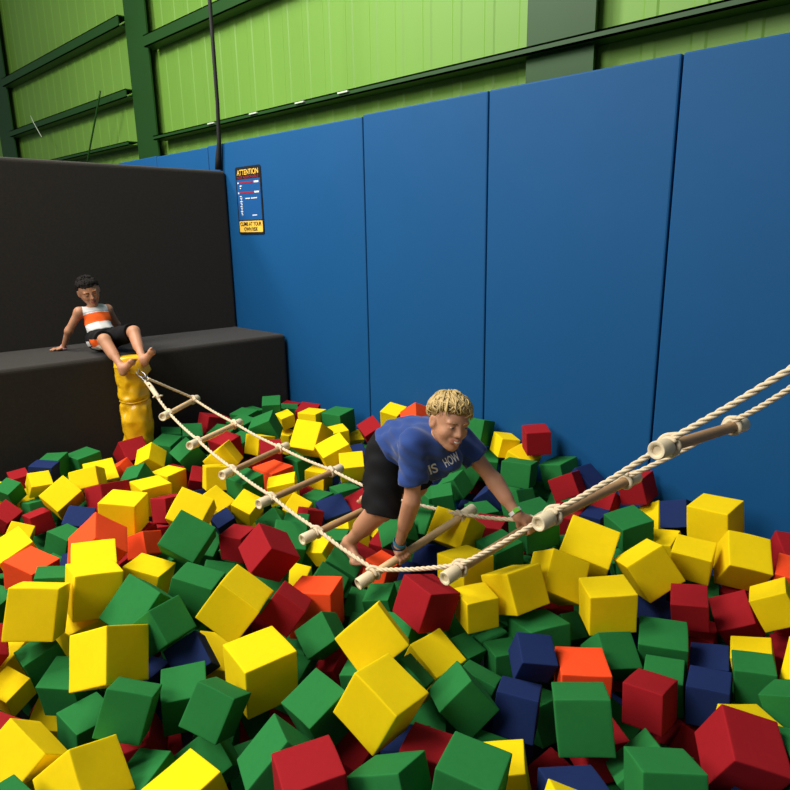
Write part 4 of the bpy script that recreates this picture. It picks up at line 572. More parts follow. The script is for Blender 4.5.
    ('green', (-1.6093, 0.6016, -1.5428), (0.9676, 0.1198, -0.1295, 0.1807), (0.1360, 0.1360, 0.1360), 'glimpse of a green foam cube low below the tilted navy cube', 'foam cubes filling the pit'),
    ('blue', (-0.4316, 2.9472, -1.5872), (0.6467, 0.1060, -0.1784, 0.7340), (0.1360, 0.1360, 0.1360), 'glimpse of a navy foam cube right of the leaning yellow cube at the right edge', 'foam cubes filling the pit'),
    ('green', (-2.6953, 2.8644, -1.5559), (0.8210, -0.1141, 0.0780, 0.5539), (0.1360, 0.1360, 0.1360), 'glimpse of a green foam cube right of the large green cube at the wall', 'foam cubes filling the pit'),
    ('green', (-2.5332, 1.3667, -1.5755), (0.8692, 0.0079, 0.1786, 0.4611), (0.1360, 0.1360, 0.1360), 'glimpse of a green foam cube just above the large tilted yellow cube', 'foam cubes filling the pit'),
    ('green', (-1.4962, 1.7791, -1.5451), (0.9426, -0.0950, -0.3052, 0.0967), (0.1360, 0.1360, 0.1360), 'glimpse of a green foam cube low below the red cube under the ropes', 'foam cubes filling the pit'),
    ('blue', (-1.1857, 1.2314, -1.5998), (0.9586, -0.0505, -0.0509, 0.2755), (0.1360, 0.1360, 0.1360), 'glimpse of a navy foam cube low below the leaning yellow cube below the red one', 'foam cubes filling the pit'),
    ('green', (-1.6118, 0.7914, -1.5911), (0.7204, 0.3626, -0.0144, 0.5911), (0.1360, 0.1360, 0.1360), 'glimpse of a green foam cube low below the large flat topped yellow cube', 'foam cubes filling the pit'),
    ('red', (-3.4382, 0.6851, -1.5519), (0.9386, -0.1882, -0.0951, 0.2732), (0.1360, 0.1360, 0.1360), 'glimpse of a red foam cube left of the orange cube at the left edge', 'foam cubes filling the pit'),
    ('green', (-0.9716, 1.3719, -1.5976), (0.9726, 0.0691, 0.0727, 0.2098), (0.1360, 0.1360, 0.1360), 'glimpse of a green foam cube low below the large navy cube', 'foam cubes filling the pit'),
    ('green', (-2.8395, 2.7316, -1.5633), (0.9805, 0.0160, -0.0055, 0.1959), (0.1360, 0.1360, 0.1360), 'glimpse of a green foam cube right of the broad navy cube', 'foam cubes filling the pit'),
    ('green', (-2.7013, 0.2267, -1.5885), (0.9009, -0.2098, -0.0699, 0.3733), (0.1360, 0.1360, 0.1360), 'glimpse of a green foam cube left of the large orange cube', 'foam cubes filling the pit'),
    ('red', (-0.7612, 1.6458, -1.5737), (0.8860, -0.0023, -0.0056, 0.4637), (0.1360, 0.1360, 0.1360), 'glimpse of a red foam cube low below the bright orange cube at the bottom', 'foam cubes filling the pit'),
    ('red', (-2.3633, 3.0986, -1.5894), (0.8148, -0.0786, -0.0181, 0.5742), (0.1360, 0.1360, 0.1360), 'glimpse of a red foam cube left of the large flat topped green cube', 'foam cubes filling the pit'),
    ('green', (-2.2146, 1.0387, -1.5934), (0.9436, 0.1326, 0.0074, 0.3032), (0.1360, 0.1360, 0.1360), 'glimpse of a green foam cube just above the tilted navy cube', 'foam cubes filling the pit'),
    ('green', (-1.7168, 1.5395, -1.5824), (0.9446, 0.0098, 0.0976, 0.3132), (0.1360, 0.1360, 0.1360), 'glimpse of a green foam cube left of the yellow diamond cube', 'foam cubes filling the pit'),
    ('green', (-3.3124, 3.1075, -1.5966), (0.9280, -0.0936, 0.0283, 0.3594), (0.1360, 0.1360, 0.1360), 'glimpse of a green foam cube just above the broad navy cube', 'foam cubes filling the pit'),
    ('green', (-1.3007, 1.4874, -1.7099), (0.9063, 0.2892, -0.0636, 0.3017), (0.1360, 0.1360, 0.1360), 'glimpse of a green foam cube low below the leaning yellow cube below the red one', 'foam cubes filling the pit'),
    ('red', (-0.6187, 1.9901, -1.6916), (0.9177, -0.2057, 0.1943, 0.2791), (0.1360, 0.1360, 0.1360), 'glimpse of a red foam cube left of the green cube with the dark front', 'foam cubes filling the pit'),
    ('green', (-1.6320, 0.9446, -1.7484), (0.8497, 0.0503, -0.0304, 0.5241), (0.1360, 0.1360, 0.1360), 'glimpse of a green foam cube low below the large tilted yellow cube', 'foam cubes filling the pit'),
    ('green', (-0.8219, 1.8576, -1.6862), (0.6698, 0.2195, 0.1026, 0.7019), (0.1360, 0.1360, 0.1360), 'glimpse of a green foam cube low below the bright orange cube at the bottom', 'foam cubes filling the pit'),
    ('green', (-0.2640, 2.6219, -1.7242), (0.8415, -0.0770, 0.0051, 0.5347), (0.1360, 0.1360, 0.1360), 'glimpse of a green foam cube right of the green cube with the dark front', 'foam cubes filling the pit'),
    ('green', (-1.0526, 1.8050, -1.7273), (0.8120, -0.1417, -0.1569, 0.5440), (0.1360, 0.1360, 0.1360), 'glimpse of a green foam cube left of the bright orange cube at the bottom', 'foam cubes filling the pit'),
    ('green', (-1.8219, 0.9297, -1.7190), (0.9184, 0.0531, 0.0846, 0.3829), (0.1360, 0.1360, 0.1360), 'glimpse of a green foam cube right of the large yellow cube with the upright edge', 'foam cubes filling the pit'),
    ('blue', (-1.0436, 1.5754, -1.6734), (0.9904, -0.0588, -0.0236, 0.1227), (0.1360, 0.1360, 0.1360), 'glimpse of a navy foam cube low below the large navy cube', 'foam cubes filling the pit'),
    ('red', (-2.3371, 1.5298, -1.7499), (0.9274, -0.1625, 0.1562, 0.2985), (0.1360, 0.1360, 0.1360), 'glimpse of a red foam cube right of the large tilted yellow cube', 'foam cubes filling the pit'),
    ('red', (-1.3273, 1.1276, -1.6128), (0.9873, 0.0942, 0.0840, 0.0963), (0.1360, 0.1360, 0.1360), 'glimpse of a red foam cube low below the yellow diamond cube', 'foam cubes filling the pit'),
    ('red', (-1.8641, 0.7479, -1.7292), (0.8402, -0.0401, -0.0264, 0.5402), (0.1360, 0.1360, 0.1360), 'glimpse of a red foam cube low below the tilted navy cube', 'foam cubes filling the pit'),
    ('blue', (-0.3736, 3.1136, -1.7148), (0.9429, 0.0239, 0.0608, 0.3266), (0.1360, 0.1360, 0.1360), 'glimpse of a navy foam cube right of the green cube with the dark front', 'foam cubes filling the pit'),
    ('red', (-1.8261, 1.2646, -1.8186), (0.6062, 0.1037, 0.0738, 0.7851), (0.1360, 0.1360, 0.1360), 'glimpse of a red foam cube left of the yellow diamond cube', 'foam cubes filling the pit'),
    ('green', (-2.7924, 0.6413, -1.9031), (0.9937, 0.0907, -0.0256, 0.0604), (0.1360, 0.1360, 0.1360), 'glimpse of a green foam cube low below the orange cube at the left edge', 'foam cubes filling the pit'),
    ('red', (-1.9542, 1.0172, -1.8494), (0.9839, 0.1638, 0.0637, 0.0329), (0.1360, 0.1360, 0.1360), 'glimpse of a red foam cube low below the large flat topped yellow cube', 'foam cubes filling the pit'),
    ('green', (-0.2931, 2.5054, -1.8731), (0.6788, 0.3129, 0.0436, 0.6629), (0.1360, 0.1360, 0.1360), 'glimpse of a green foam cube low below the green cube with the dark front', 'foam cubes filling the pit'),
    ('red', (-0.9191, 1.6758, -1.8433), (0.7879, 0.0847, -0.1314, 0.5956), (0.1360, 0.1360, 0.1360), 'glimpse of a red foam cube low below the large navy cube', 'foam cubes filling the pit'),
    ('green', (-3.0058, 0.4468, -1.9048), (0.4799, -0.0667, -0.1556, 0.8609), (0.1360, 0.1360, 0.1360), 'glimpse of a green foam cube low below the big yellow cube near the left edge', 'foam cubes filling the pit'),
    ('green', (-2.0319, 1.1917, -1.9082), (0.7863, 0.0008, 0.0726, 0.6136), (0.1360, 0.1360, 0.1360), 'glimpse of a green foam cube right of the tilted navy cube', 'foam cubes filling the pit'),
]
def place_cube(i, rec):
    col, cen, q, dim, label, grp = rec
    o = bpy.data.objects.new('foam_cube', CM[i % 8]); C.objects.link(o)
    o.location = V(cen); o.rotation_mode = 'QUATERNION'; o.rotation_quaternion = q; o.scale = dim
    o.material_slots[0].link = 'OBJECT'; o.material_slots[0].material = FOAM[col]
    tag(o, label, 'foam cube', grp)
    return o
for i, rec in enumerate(CUBES): place_cube(i, rec)
# past the 300 that show largest: the rest of the cubes, deep in the gaps and beside the frame, as one mass
BURIED = [
    ('orange', (-2.0540, 0.0896, -1.4516), (0.7253, 0.0615, -0.2303, 0.6458), (0.1560, 0.1560, 0.1560)),
    ('blue', (-0.2826, 1.5206, -1.4836), (0.9936, 0.0564, -0.0863, -0.0462), (0.1560, 0.1560, 0.1560)),
    ('green', (-0.0033, 2.7773, -1.4061), (0.9830, -0.1209, 0.1252, -0.0586), (0.1520, 0.1520, 0.1520)),
    ('green', (-2.8915, 0.4075, -1.3956), (0.9135, -0.0024, 0.0017, 0.4069), (0.1520, 0.1520, 0.1520)),
    ('yellow', (0.5086, 2.8986, -1.4597), (0.7524, 0.1229, -0.0585, 0.6445), (0.1520, 0.1520, 0.1520)),
    ('green', (-3.3322, 0.1875, -1.4881), (0.9055, 0.0317, -0.1637, 0.3902), (0.1520, 0.1520, 0.1520)),
    ('yellow', (-4.2565, 0.6774, -1.4390), (0.8445, -0.0664, -0.0029, 0.5315), (0.1520, 0.1520, 0.1520)),
    ('blue', (0.2780, 2.5124, -1.4542), (0.6112, -0.0324, 0.5996, 0.5156), (0.1520, 0.1520, 0.1520)),
    ('yellow', (-2.9507, 0.1769, -1.4043), (0.4377, -0.5023, 0.5372, 0.5173), (0.1520, 0.1520, 0.1520)),
    ('green', (-3.7440, 0.5135, -1.4196), (0.6207, 0.4191, 0.6266, -0.2155), (0.1520, 0.1520, 0.1520)),
    ('yellow', (0.3079, 3.0610, -1.4081), (0.6069, -0.0358, 0.7835, -0.1286), (0.1520, 0.1520, 0.1520)),
    ('yellow', (-2.5911, 0.1526, -1.4998), (0.3611, 0.1011, 0.6622, 0.6488), (0.1520, 0.1520, 0.1520)),
    ('green', (-3.7731, 0.3027, -1.4799), (0.9527, 0.2296, 0.1981, -0.0191), (0.1520, 0.1520, 0.1520)),
    ('green', (-2.7020, 0.3379, -1.4175), (0.2959, 0.7189, -0.4143, -0.4733), (0.1520, 0.1520, 0.1520)),
    ('green', (-0.1674, 2.6146, -1.4147), (-0.1744, -0.4987, 0.7676, 0.3628), (0.1520, 0.1520, 0.1520)),
    ('blue', (-3.3912, 0.4130, -1.4602), (0.8315, -0.0419, -0.5244, 0.1784), (0.1520, 0.1520, 0.1520)),
    ('green', (0.1389, 2.2111, -1.4054), (0.8146, 0.0173, -0.1009, 0.5710), (0.1520, 0.1520, 0.1520)),
    ('red', (-4.0649, 0.5948, -1.4850), (0.9032, 0.0838, 0.2053, 0.3674), (0.1520, 0.1520, 0.1520)),
    ('green', (0.2523, 2.7820, -1.4978), (0.5931, 0.5708, -0.5537, -0.1257), (0.1520, 0.1520, 0.1520)),
    ('green', (-0.2383, 2.9216, -1.3823), (-0.2010, 0.0069, 0.7326, -0.6503), (0.1520, 0.1520, 0.1520)),
    ('green', (0.4513, 2.6330, -1.4763), (-0.0901, -0.5803, 0.6355, 0.5013), (0.1520, 0.1520, 0.1520)),
    ('blue', (-3.1726, 0.3029, -1.3940), (0.7481, 0.0031, 0.0831, 0.6584), (0.1520, 0.1520, 0.1520)),
    ('red', (-4.2225, 0.2680, -1.4396), (0.9809, -0.1938, -0.0146, -0.0048), (0.1520, 0.1520, 0.1520)),
    ('yellow', (-2.2324, 0.2636, -1.4963), (0.8948, -0.1291, 0.0511, 0.4244), (0.1520, 0.1520, 0.1520)),
    ('blue', (-3.9830, 0.4115, -1.4546), (0.9353, -0.0519, 0.0350, 0.3482), (0.1520, 0.1520, 0.1520)),
    ('yellow', (-0.1778, 2.4314, -1.4917), (-0.4752, 0.6414, 0.5171, -0.3089), (0.1520, 0.1520, 0.1520)),
    ('red', (0.0494, 2.5415, -1.4603), (0.8925, -0.2056, 0.0773, 0.3941), (0.1520, 0.1520, 0.1520)),
    ('yellow', (-3.5264, 0.2422, -1.3873), (-0.3367, -0.5582, 0.7295, -0.2072), (0.1520, 0.1520, 0.1520)),
    ('yellow', (0.3463, 2.2035, -1.3945), (0.8477, 0.1220, -0.3198, 0.4053), (0.1520, 0.1520, 0.1520)),
    ('yellow', (-0.0751, 3.0463, -1.4212), (0.9061, 0.1191, -0.1379, 0.3818), (0.1520, 0.1520, 0.1520)),
    ('blue', (-3.1684, 0.4787, -1.4364), (0.8393, 0.0034, 0.0803, 0.5377), (0.1520, 0.1520, 0.1520)),
    ('green', (0.1007, 2.9636, -1.4450), (0.8557, 0.0045, 0.0338, 0.5163), (0.1520, 0.1520, 0.1520)),
    ('orange', (-0.3854, 3.0702, -1.4231), (-0.3059, -0.3291, -0.0291, 0.8929), (0.1520, 0.1520, 0.1520)),
    ('red', (0.5114, 3.1000, -1.4206), (0.0711, 0.0023, 0.9168, -0.3930), (0.1520, 0.1520, 0.1520)),
    ('yellow', (0.4362, 2.4010, -1.4802), (-0.1363, 0.2562, 0.9458, 0.1457), (0.1520, 0.1520, 0.1520)),
    ('green', (-0.0401, 2.3435, -1.3810), (0.9759, 0.1508, 0.1007, -0.1215), (0.1520, 0.1520, 0.1520)),
    ('red', (-3.9504, 0.2087, -1.4917), (0.6703, -0.7142, 0.1482, 0.1368), (0.1520, 0.1520, 0.1520)),
    ('green', (-3.5642, 0.5695, -1.3829), (0.9766, -0.0749, -0.0260, 0.1997), (0.1520, 0.1520, 0.1520)),
    ('yellow', (-4.2205, 0.4682, -1.3901), (0.8264, 0.0148, 0.1159, 0.5509), (0.1520, 0.1520, 0.1520)),
    ('green', (-3.1449, 0.1256, -1.4401), (0.5366, 0.5497, 0.4455, 0.4599), (0.1520, 0.1520, 0.1520)),
    ('green', (-2.7623, 0.0921, -1.4108), (0.5320, 0.0197, 0.6514, -0.5406), (0.1520, 0.1520, 0.1520)),
    ('yellow', (-3.8918, 0.6324, -1.3841), (-0.3117, 0.3265, 0.8520, -0.2651), (0.1520, 0.1520, 0.1520)),
    ('red', (-3.8954, 2.2872, -1.5894), (0.9894, 0.0443, 0.0010, -0.1380), (0.1360, 0.1360, 0.1360)),
    ('green', (-4.2141, 2.3174, -1.5659), (0.6944, -0.0826, -0.0922, 0.7089), (0.1360, 0.1360, 0.1360)),
    ('green', (-3.0094, 2.6647, -1.5600), (0.9501, 0.0731, -0.2373, 0.1889), (0.1360, 0.1360, 0.1360)),
    ('blue', (-0.8874, 2.8526, -1.5994), (0.9629, -0.0398, -0.0374, 0.2643), (0.1360, 0.1360, 0.1360)),
    ('red', (-2.3875, 0.9755, -1.5852), (0.9827, 0.1334, -0.0822, 0.0984), (0.1360, 0.1360, 0.1360)),
    ('green', (-1.5237, 2.3642, -1.5521), (0.9791, -0.1419, -0.0358, 0.1413), (0.1360, 0.1360, 0.1360)),
    ('green', (-1.7415, 1.8577, -1.5605), (0.7987, 0.0123, 0.0623, 0.5984), (0.1360, 0.1360, 0.1360)),
    ('blue', (-3.0282, 0.9364, -1.5333), (0.8689, 0.1138, 0.0332, 0.4807), (0.1360, 0.1360, 0.1360)),
    ('green', (-1.0929, 2.6537, -1.5269), (0.8066, -0.0850, -0.0441, 0.5833), (0.1360, 0.1360, 0.1360)),
    ('green', (-3.1804, 2.0520, -1.5974), (0.6831, 0.0736, 0.0336, 0.7258), (0.1360, 0.1360, 0.1360)),
    ('green', (-3.9059, 2.0643, -1.5561), (0.5817, 0.0830, -0.1797, 0.7889), (0.1360, 0.1360, 0.1360)),
    ('green', (-3.2055, 0.8778, -1.6000), (0.9529, 0.0242, 0.1721, 0.2484), (0.1360, 0.1360, 0.1360)),
    ('green', (-3.5811, 2.6858, -1.5355), (0.6893, -0.1454, 0.0019, 0.7098), (0.1360, 0.1360, 0.1360)),
    ('green', (-2.2769, 2.4323, -1.5098), (0.7947, -0.0971, 0.1889, 0.5687), (0.1360, 0.1360, 0.1360)),
    ('green', (-1.8334, 2.8685, -1.5650), (0.6756, 0.0482, 0.0910, 0.7301), (0.1360, 0.1360, 0.1360)),
    ('green', (-1.3943, 2.5902, -1.5060), (0.8711, 0.1064, 0.0780, 0.4731), (0.1360, 0.1360, 0.1360)),
    ('green', (-2.0516, 2.7095, -1.5743), (0.6886, 0.0911, -0.1918, 0.6933), (0.1360, 0.1360, 0.1360)),
    ('red', (-3.1652, 1.4077, -1.5727), (0.8757, -0.0845, -0.0633, 0.4711), (0.1360, 0.1360, 0.1360)),
    ('red', (-3.0316, 2.2944, -1.5969), (0.8417, -0.2331, 0.2294, 0.4296), (0.1360, 0.1360, 0.1360)),
    ('blue', (-2.7419, 0.4269, -1.5868), (0.9348, 0.2941, 0.0829, 0.1811), (0.1360, 0.1360, 0.1360)),
    ('blue', (-3.7447, 2.1085, -1.5698), (0.9808, -0.0532, -0.0927, 0.1630), (0.1360, 0.1360, 0.1360)),
    ('green', (-2.2765, 0.7889, -1.5846), (0.9934, 0.0125, -0.1012, 0.0520), (0.1360, 0.1360, 0.1360)),
    ('green', (-2.7963, 1.2929, -1.5389), (0.7497, 0.1415, -0.0486, 0.6446), (0.1360, 0.1360, 0.1360)),
    ('green', (-3.7945, 1.1983, -1.5471), (0.9138, -0.0311, 0.0951, 0.3937), (0.1360, 0.1360, 0.1360)),
    ('red', (-2.5716, 3.1313, -1.5923), (0.7448, 0.1149, 0.1414, 0.6420), (0.1360, 0.1360, 0.1360)),
    ('red', (-2.4627, 0.2501, -1.5873), (0.9160, -0.0902, 0.0498, 0.3877), (0.1360, 0.1360, 0.1360)),
    ('red', (-1.6587, 2.5088, -1.5990), (0.8482, 0.0748, -0.0831, 0.5177), (0.1360, 0.1360, 0.1360)),
    ('green', (-1.5053, 2.1746, -1.5949), (0.9140, 0.0389, 0.1420, 0.3781), (0.1360, 0.1360, 0.1360)),
    ('green', (-4.2908, 2.1551, -1.5858), (0.8036, 0.0361, -0.0562, 0.5914), (0.1360, 0.1360, 0.1360)),
    ('blue', (-3.4949, 1.7983, -1.5961), (0.6670, -0.1948, -0.1316, 0.7070), (0.1360, 0.1360, 0.1360)),
    ('green', (-3.2197, 2.2078, -1.7364), (0.9864, 0.0136, -0.1407, 0.0837), (0.1360, 0.1360, 0.1360)),
    ('green', (-2.5867, 1.8837, -1.6466), (0.9782, -0.0480, -0.1766, 0.0985), (0.1360, 0.1360, 0.1360)),
    ('green', (-2.5083, 0.7798, -1.7337), (0.9816, 0.0568, -0.0215, 0.1809), (0.1360, 0.1360, 0.1360)),
    ('red', (-2.7472, 3.0223, -1.7245), (0.9899, 0.0164, 0.1066, 0.0922), (0.1360, 0.1360, 0.1360)),
    ('green', (-3.3986, 2.4939, -1.7109), (0.9301, 0.3180, -0.0358, 0.1802), (0.1360, 0.1360, 0.1360)),
    ('blue', (-3.2628, 2.6805, -1.7248), (0.7197, -0.0843, 0.2165, 0.6543), (0.1360, 0.1360, 0.1360)),
    ('blue', (-2.1110, 0.8985, -1.6930), (0.9147, 0.3160, 0.0742, 0.2407), (0.1360, 0.1360, 0.1360)),
    ('blue', (-2.7871, 2.6157, -1.7400), (0.7528, 0.0576, -0.1118, 0.6461), (0.1360, 0.1360, 0.1360)),
    ('green', (-0.2774, 2.2333, -1.7300), (0.8584, -0.0111, -0.0434, 0.5110), (0.1360, 0.1360, 0.1360)),
    ('red', (-1.7965, 1.5699, -1.7392), (0.9747, 0.0191, -0.0305, 0.2207), (0.1360, 0.1360, 0.1360)),
    ('green', (-2.6649, 2.4079, -1.7345), (0.8173, 0.1031, -0.0494, 0.5648), (0.1360, 0.1360, 0.1360)),
    ('green', (-1.2382, 1.6817, -1.6884), (0.9588, -0.0194, -0.1036, 0.2638), (0.1360, 0.1360, 0.1360)),
    ('green', (-2.5560, 0.4221, -1.7351), (0.9249, -0.0328, 0.1173, 0.3603), (0.1360, 0.1360, 0.1360)),
    ('green', (-0.7412, 2.8963, -1.7488), (0.8255, -0.0187, -0.1815, 0.5341), (0.1360, 0.1360, 0.1360)),
    ('blue', (-1.1060, 2.8386, -1.7497), (0.9783, -0.0824, -0.0277, 0.1881), (0.1360, 0.1360, 0.1360)),
    ('blue', (-2.9968, 2.7750, -1.7253), (0.9402, 0.0031, -0.0864, 0.3295), (0.1360, 0.1360, 0.1360)),
    ('green', (-0.6926, 1.5535, -1.7250), (0.8978, 0.0061, 0.0367, 0.4389), (0.1360, 0.1360, 0.1360)),
    ('green', (-1.2249, 2.0214, -1.7116), (0.8534, 0.1749, 0.2788, 0.4043), (0.1360, 0.1360, 0.1360)),
    ('green', (-2.1538, 2.3907, -1.7369), (0.8411, -0.1014, 0.0956, 0.5227), (0.1360, 0.1360, 0.1360)),
    ('green', (-4.1938, 0.8532, -1.6453), (0.9895, 0.0767, 0.0716, 0.0995), (0.1360, 0.1360, 0.1360)),
    ('green', (-0.6084, 1.7657, -1.6560), (0.9586, -0.1662, -0.1384, -0.1854), (0.1360, 0.1360, 0.1360)),
    ('green', (-0.5588, 2.3524, -1.7483), (0.8805, -0.1196, -0.1059, 0.4463), (0.1360, 0.1360, 0.1360)),
    ('red', (-0.9692, 2.9515, -1.7357), (0.8264, 0.2000, -0.0299, 0.5255), (0.1360, 0.1360, 0.1360)),
    ('red', (-2.3710, 1.3230, -1.7466), (0.9907, -0.0273, 0.0799, 0.1066), (0.1360, 0.1360, 0.1360)),
    ('green', (-1.5153, 2.0665, -1.7307), (0.9794, -0.1977, 0.0353, -0.0191), (0.1360, 0.1360, 0.1360)),
    ('green', (-2.2919, 2.0051, -1.7259), (0.9193, 0.0409, -0.0770, 0.3839), (0.1360, 0.1360, 0.1360)),
    ('green', (-1.2306, 2.4922, -1.7360), (0.8124, 0.0260, -0.0609, 0.5793), (0.1360, 0.1360, 0.1360)),
    ('green', (-2.8756, 0.5078, -1.7290), (0.8088, -0.0916, -0.0996, 0.5723), (0.1360, 0.1360, 0.1360)),
    ('red', (-0.5899, 2.5648, -1.8769), (0.8195, 0.1875, -0.3139, 0.4413), (0.1360, 0.1360, 0.1360)),
    ('green', (-0.7461, 2.7663, -1.9010), (0.7846, 0.0500, -0.1194, 0.6063), (0.1360, 0.1360, 0.1360)),
    ('green', (-4.1132, 1.2487, -1.7583), (0.9898, -0.1207, 0.0510, 0.0555), (0.1360, 0.1360, 0.1360)),
    ('red', (-2.7951, 2.1823, -1.7600), (0.9806, -0.0037, -0.1068, 0.1641), (0.1360, 0.1360, 0.1360)),
    ('green', (-1.7069, 2.4637, -1.8664), (0.5424, 0.0577, -0.1570, 0.8233), (0.1360, 0.1360, 0.1360)),
    ('red', (-1.0415, 2.4931, -1.9010), (0.9626, -0.0122, 0.0035, 0.2706), (0.1360, 0.1360, 0.1360)),
    ('blue', (-0.9565, 2.1290, -1.8759), (0.8142, 0.0000, -0.1165, 0.5688), (0.1360, 0.1360, 0.1360)),
    ('green', (-3.3235, 0.3533, -1.9003), (0.9053, -0.1142, -0.0595, 0.4047), (0.1360, 0.1360, 0.1360)),
    ('red', (-2.6111, 0.6549, -1.8847), (0.8918, 0.0957, -0.1505, 0.4157), (0.1360, 0.1360, 0.1360)),
]
vs_, fs_, mi_ = [], [], []
cols_ = list(FOAM)
for i, (col, cen, q, dim) in enumerate(BURIED):
    me = CM[i % 8]; Mx = Matrix.Translation(Vector(cen)) @ Quaternion(q).to_matrix().to_4x4() @ Matrix.Diagonal((*dim, 1)); n0 = len(vs_)
    vs_ += [tuple(Mx @ v.co) for v in me.vertices]; fs_ += [tuple(n0 + k for k in p.vertices) for p in me.polygons]; mi_ += [cols_.index(col)] * len(me.polygons)
o = obj('buried_foam_cubes', vs_, fs_, [FOAM[c] for c in cols_], origin=(-2, 1.5, -1.8), smooth=True)
o.data.polygons.foreach_set('material_index', mi_)
tag(o, 'foam cubes buried deep in the pit, seen only in the dark gaps between the others', 'foam cubes', kind='stuff')

# ------------------------------------------------------------------ yellow padded post and rope ladder
POST = empty('padded_post', (-4.285, 1.835, -1.55))
tag(POST, 'yellow vinyl wrapped padded post strapped to the front of the charcoal ledge', 'padded post')
pc = np.array([-4.283, 1.832]); pr = 0.102
vs = []; fs = []; nz, na = 90, 72
rnd = np.random.default_rng(3)
fold = [(rnd.uniform(0, 6.28), rnd.uniform(-1.45, -0.95), rnd.uniform(0.15, 0.5), rnd.uniform(0.014, 0.045), rnd.uniform(-0.020, 0.013)) for _ in range(120)]
for i in range(nz + 1):
    z = -1.62 + (0.815) * i / nz
    for k in range(na):
        a = 2 * PI * k / na
        r = pr * (1.0 + 0.05 * max(0, (z + 1.0) / 0.2) * 0.3)
        for c0, zc in ((0, -1.085),):           # the two tight straps pinch the cover
            r -= 0.016 * math.exp(-((z - zc) / 0.018) ** 2)
        for fa, fz, wa, wz, am in fold:
            da = (a - fa + PI) % (2 * PI) - PI
            r += am * math.exp(-(da / wa) ** 2 - ((z - fz) / wz) ** 2)
        r += 0.004 * math.sin(5 * a + 9 * z) * (1 if z < -0.9 else 0.3)
        vs.append((pc[0] + r * math.cos(a) * 0.92, pc[1] + r * math.sin(a), z + 0.006 * math.sin(a * 2)))
    if i:
        for k in range(na):
            l = (k + 1) % na; fs.append(((i-1)*na+k, (i-1)*na+l, i*na+l, i*na+k))
top0 = len(vs)
for s_, dz in ((0.93, 0.012), (0.75, 0.018), (0.4, 0.02)):
    for k in range(na):
        a = 2 * PI * k / na; vs.append((pc[0] + pr * s_ * math.cos(a) * 0.92, pc[1] + pr * s_ * math.sin(a), -0.805 + dz))
    b0 = len(vs) - 2 * na
    for k in range(na):
        l = (k + 1) % na; fs.append((b0+k, b0+l, b0+na+l, b0+na+k))
fs.append(tuple(len(vs) - na + k for k in range(na)))
o = obj('vinyl_cover', vs, fs, M['vinyl'], POST, smooth=True)
# loose flap folded over the top front
fl = []
NU, NV = 14, 12
for i in range(NU + 1):
    for j in range(NV + 1):
        u = i / NU; t = j / NV
        a = -1.25 + 2.15 * u                      # around the front, towards +x and the camera
        if t < 0.35:
            rr = pr * (0.35 + 0.65 * t / 0.35) * 1.04; zz = -0.775 - 0.004 * t
        else:
            rr = pr * 1.06 + 0.045 * (t - 0.35) + 0.006 * math.sin(9 * u + 3 * t); zz = -0.778 - 0.13 * (t - 0.35) / 0.65 * (1 - 0.75 * abs(u - 0.72))
        fl.append((pc[0] + rr * math.cos(a) * 0.95, pc[1] + rr * math.sin(a), zz))
ff = [(i*(NV+1)+j, (i+1)*(NV+1)+j, (i+1)*(NV+1)+j+1, i*(NV+1)+j+1) for i in range(NU) for j in range(NV)]
o = obj('cover_flap', fl, ff, M['vinyl'], POST, smooth=True)
so = o.modifiers.new('thickness', 'SOLIDIFY'); so.thickness = 0.005; so.offset = 1
for zc in (-1.085,):
    b = MB(); pts = [(pc[0] + (pr - 0.010) * math.cos(a) * 0.93, pc[1] + (pr - 0.010) * math.sin(a), zc + 0.004 * math.sin(3 * a)) for a in np.linspace(0, 2*PI, 40, endpoint=False)]
    b.tube(pts, 0.006, 6, closed=True); b.make('tie_strap', M['vinyl'], POST, smooth=True)

LN = [(-3.7135, 1.7473, -1.0820), (-3.3370, 1.7113, -1.1742), (-2.9570, 1.6833, -1.2483), (-2.5774, 1.6511, -1.2913), (-2.1844, 1.6114, -1.3337), (-1.7836, 1.5808, -1.3835), (-1.3313, 1.5826, -1.1841), (-0.9957, 1.6308, -0.8860), (-0.6663, 1.6648, -0.5811)]
LF = [(-4.1417, 2.2159, -1.1261), (-3.6635, 2.2534, -1.2173), (-3.1834, 2.2752, -1.2805), (-2.6847, 2.2806, -1.3042), (-2.1914, 2.2515, -1.3081), (-1.6981, 2.2253, -1.2396), (-1.3237, 2.2199, -1.1607), (-0.9738, 2.2726, -0.9096), (-0.6408, 2.3017, -0.6453)]
LAD = empty('rope_ladder', LN[5])
tag(LAD, 'cream rope ladder bridge with wooden rungs slung from the yellow post across the foam pit', 'rope ladder')
LN = [Vector(p) for p in LN]; LF = [Vector(p) for p in LF]
NA = []; FA = []
for i in range(9):
    u = (LF[i] - LN[i]).normalized()
    cn, cf = LN[i].copy(), LF[i].copy()
    L_ = (cf - cn).length
    b = MB(); r0 = 0.0165
    b.lathe(cn + u*0.03, u, [(0, r0), (0.02, r0), (L_/2, r0*1.04), (L_ - 0.08, r0), (L_ - 0.06, r0)], 18)
    rg = b.make('rung', M['pale_wood'] if i in (0, 1, 5) else M['wood'], LAD, smooth=False); sharp_smooth(rg)
    if i in (0, 1, 5): rg['label'] = 'pale wooden rung'
    for p, d in ((cn, u), (cf, -u)):
        b = MB()
        b.lathe(p, d, [(0.012, 0.004), (0.010, 0.008), (0.010, 0.013), (0.004, 0.0135), (0.0, 0.017), (0.0, 0.0235), (0.004, 0.0255), (0.062, 0.0255), (0.068, 0.0235), (0.069, 0.012)], 24)
        c = obj('end_cap', b.v, b.f, M['cap'], rg); sharp_smooth(c, 50)
    NA.append(cn + u * 0.088); FA.append(cf - u * 0.088)
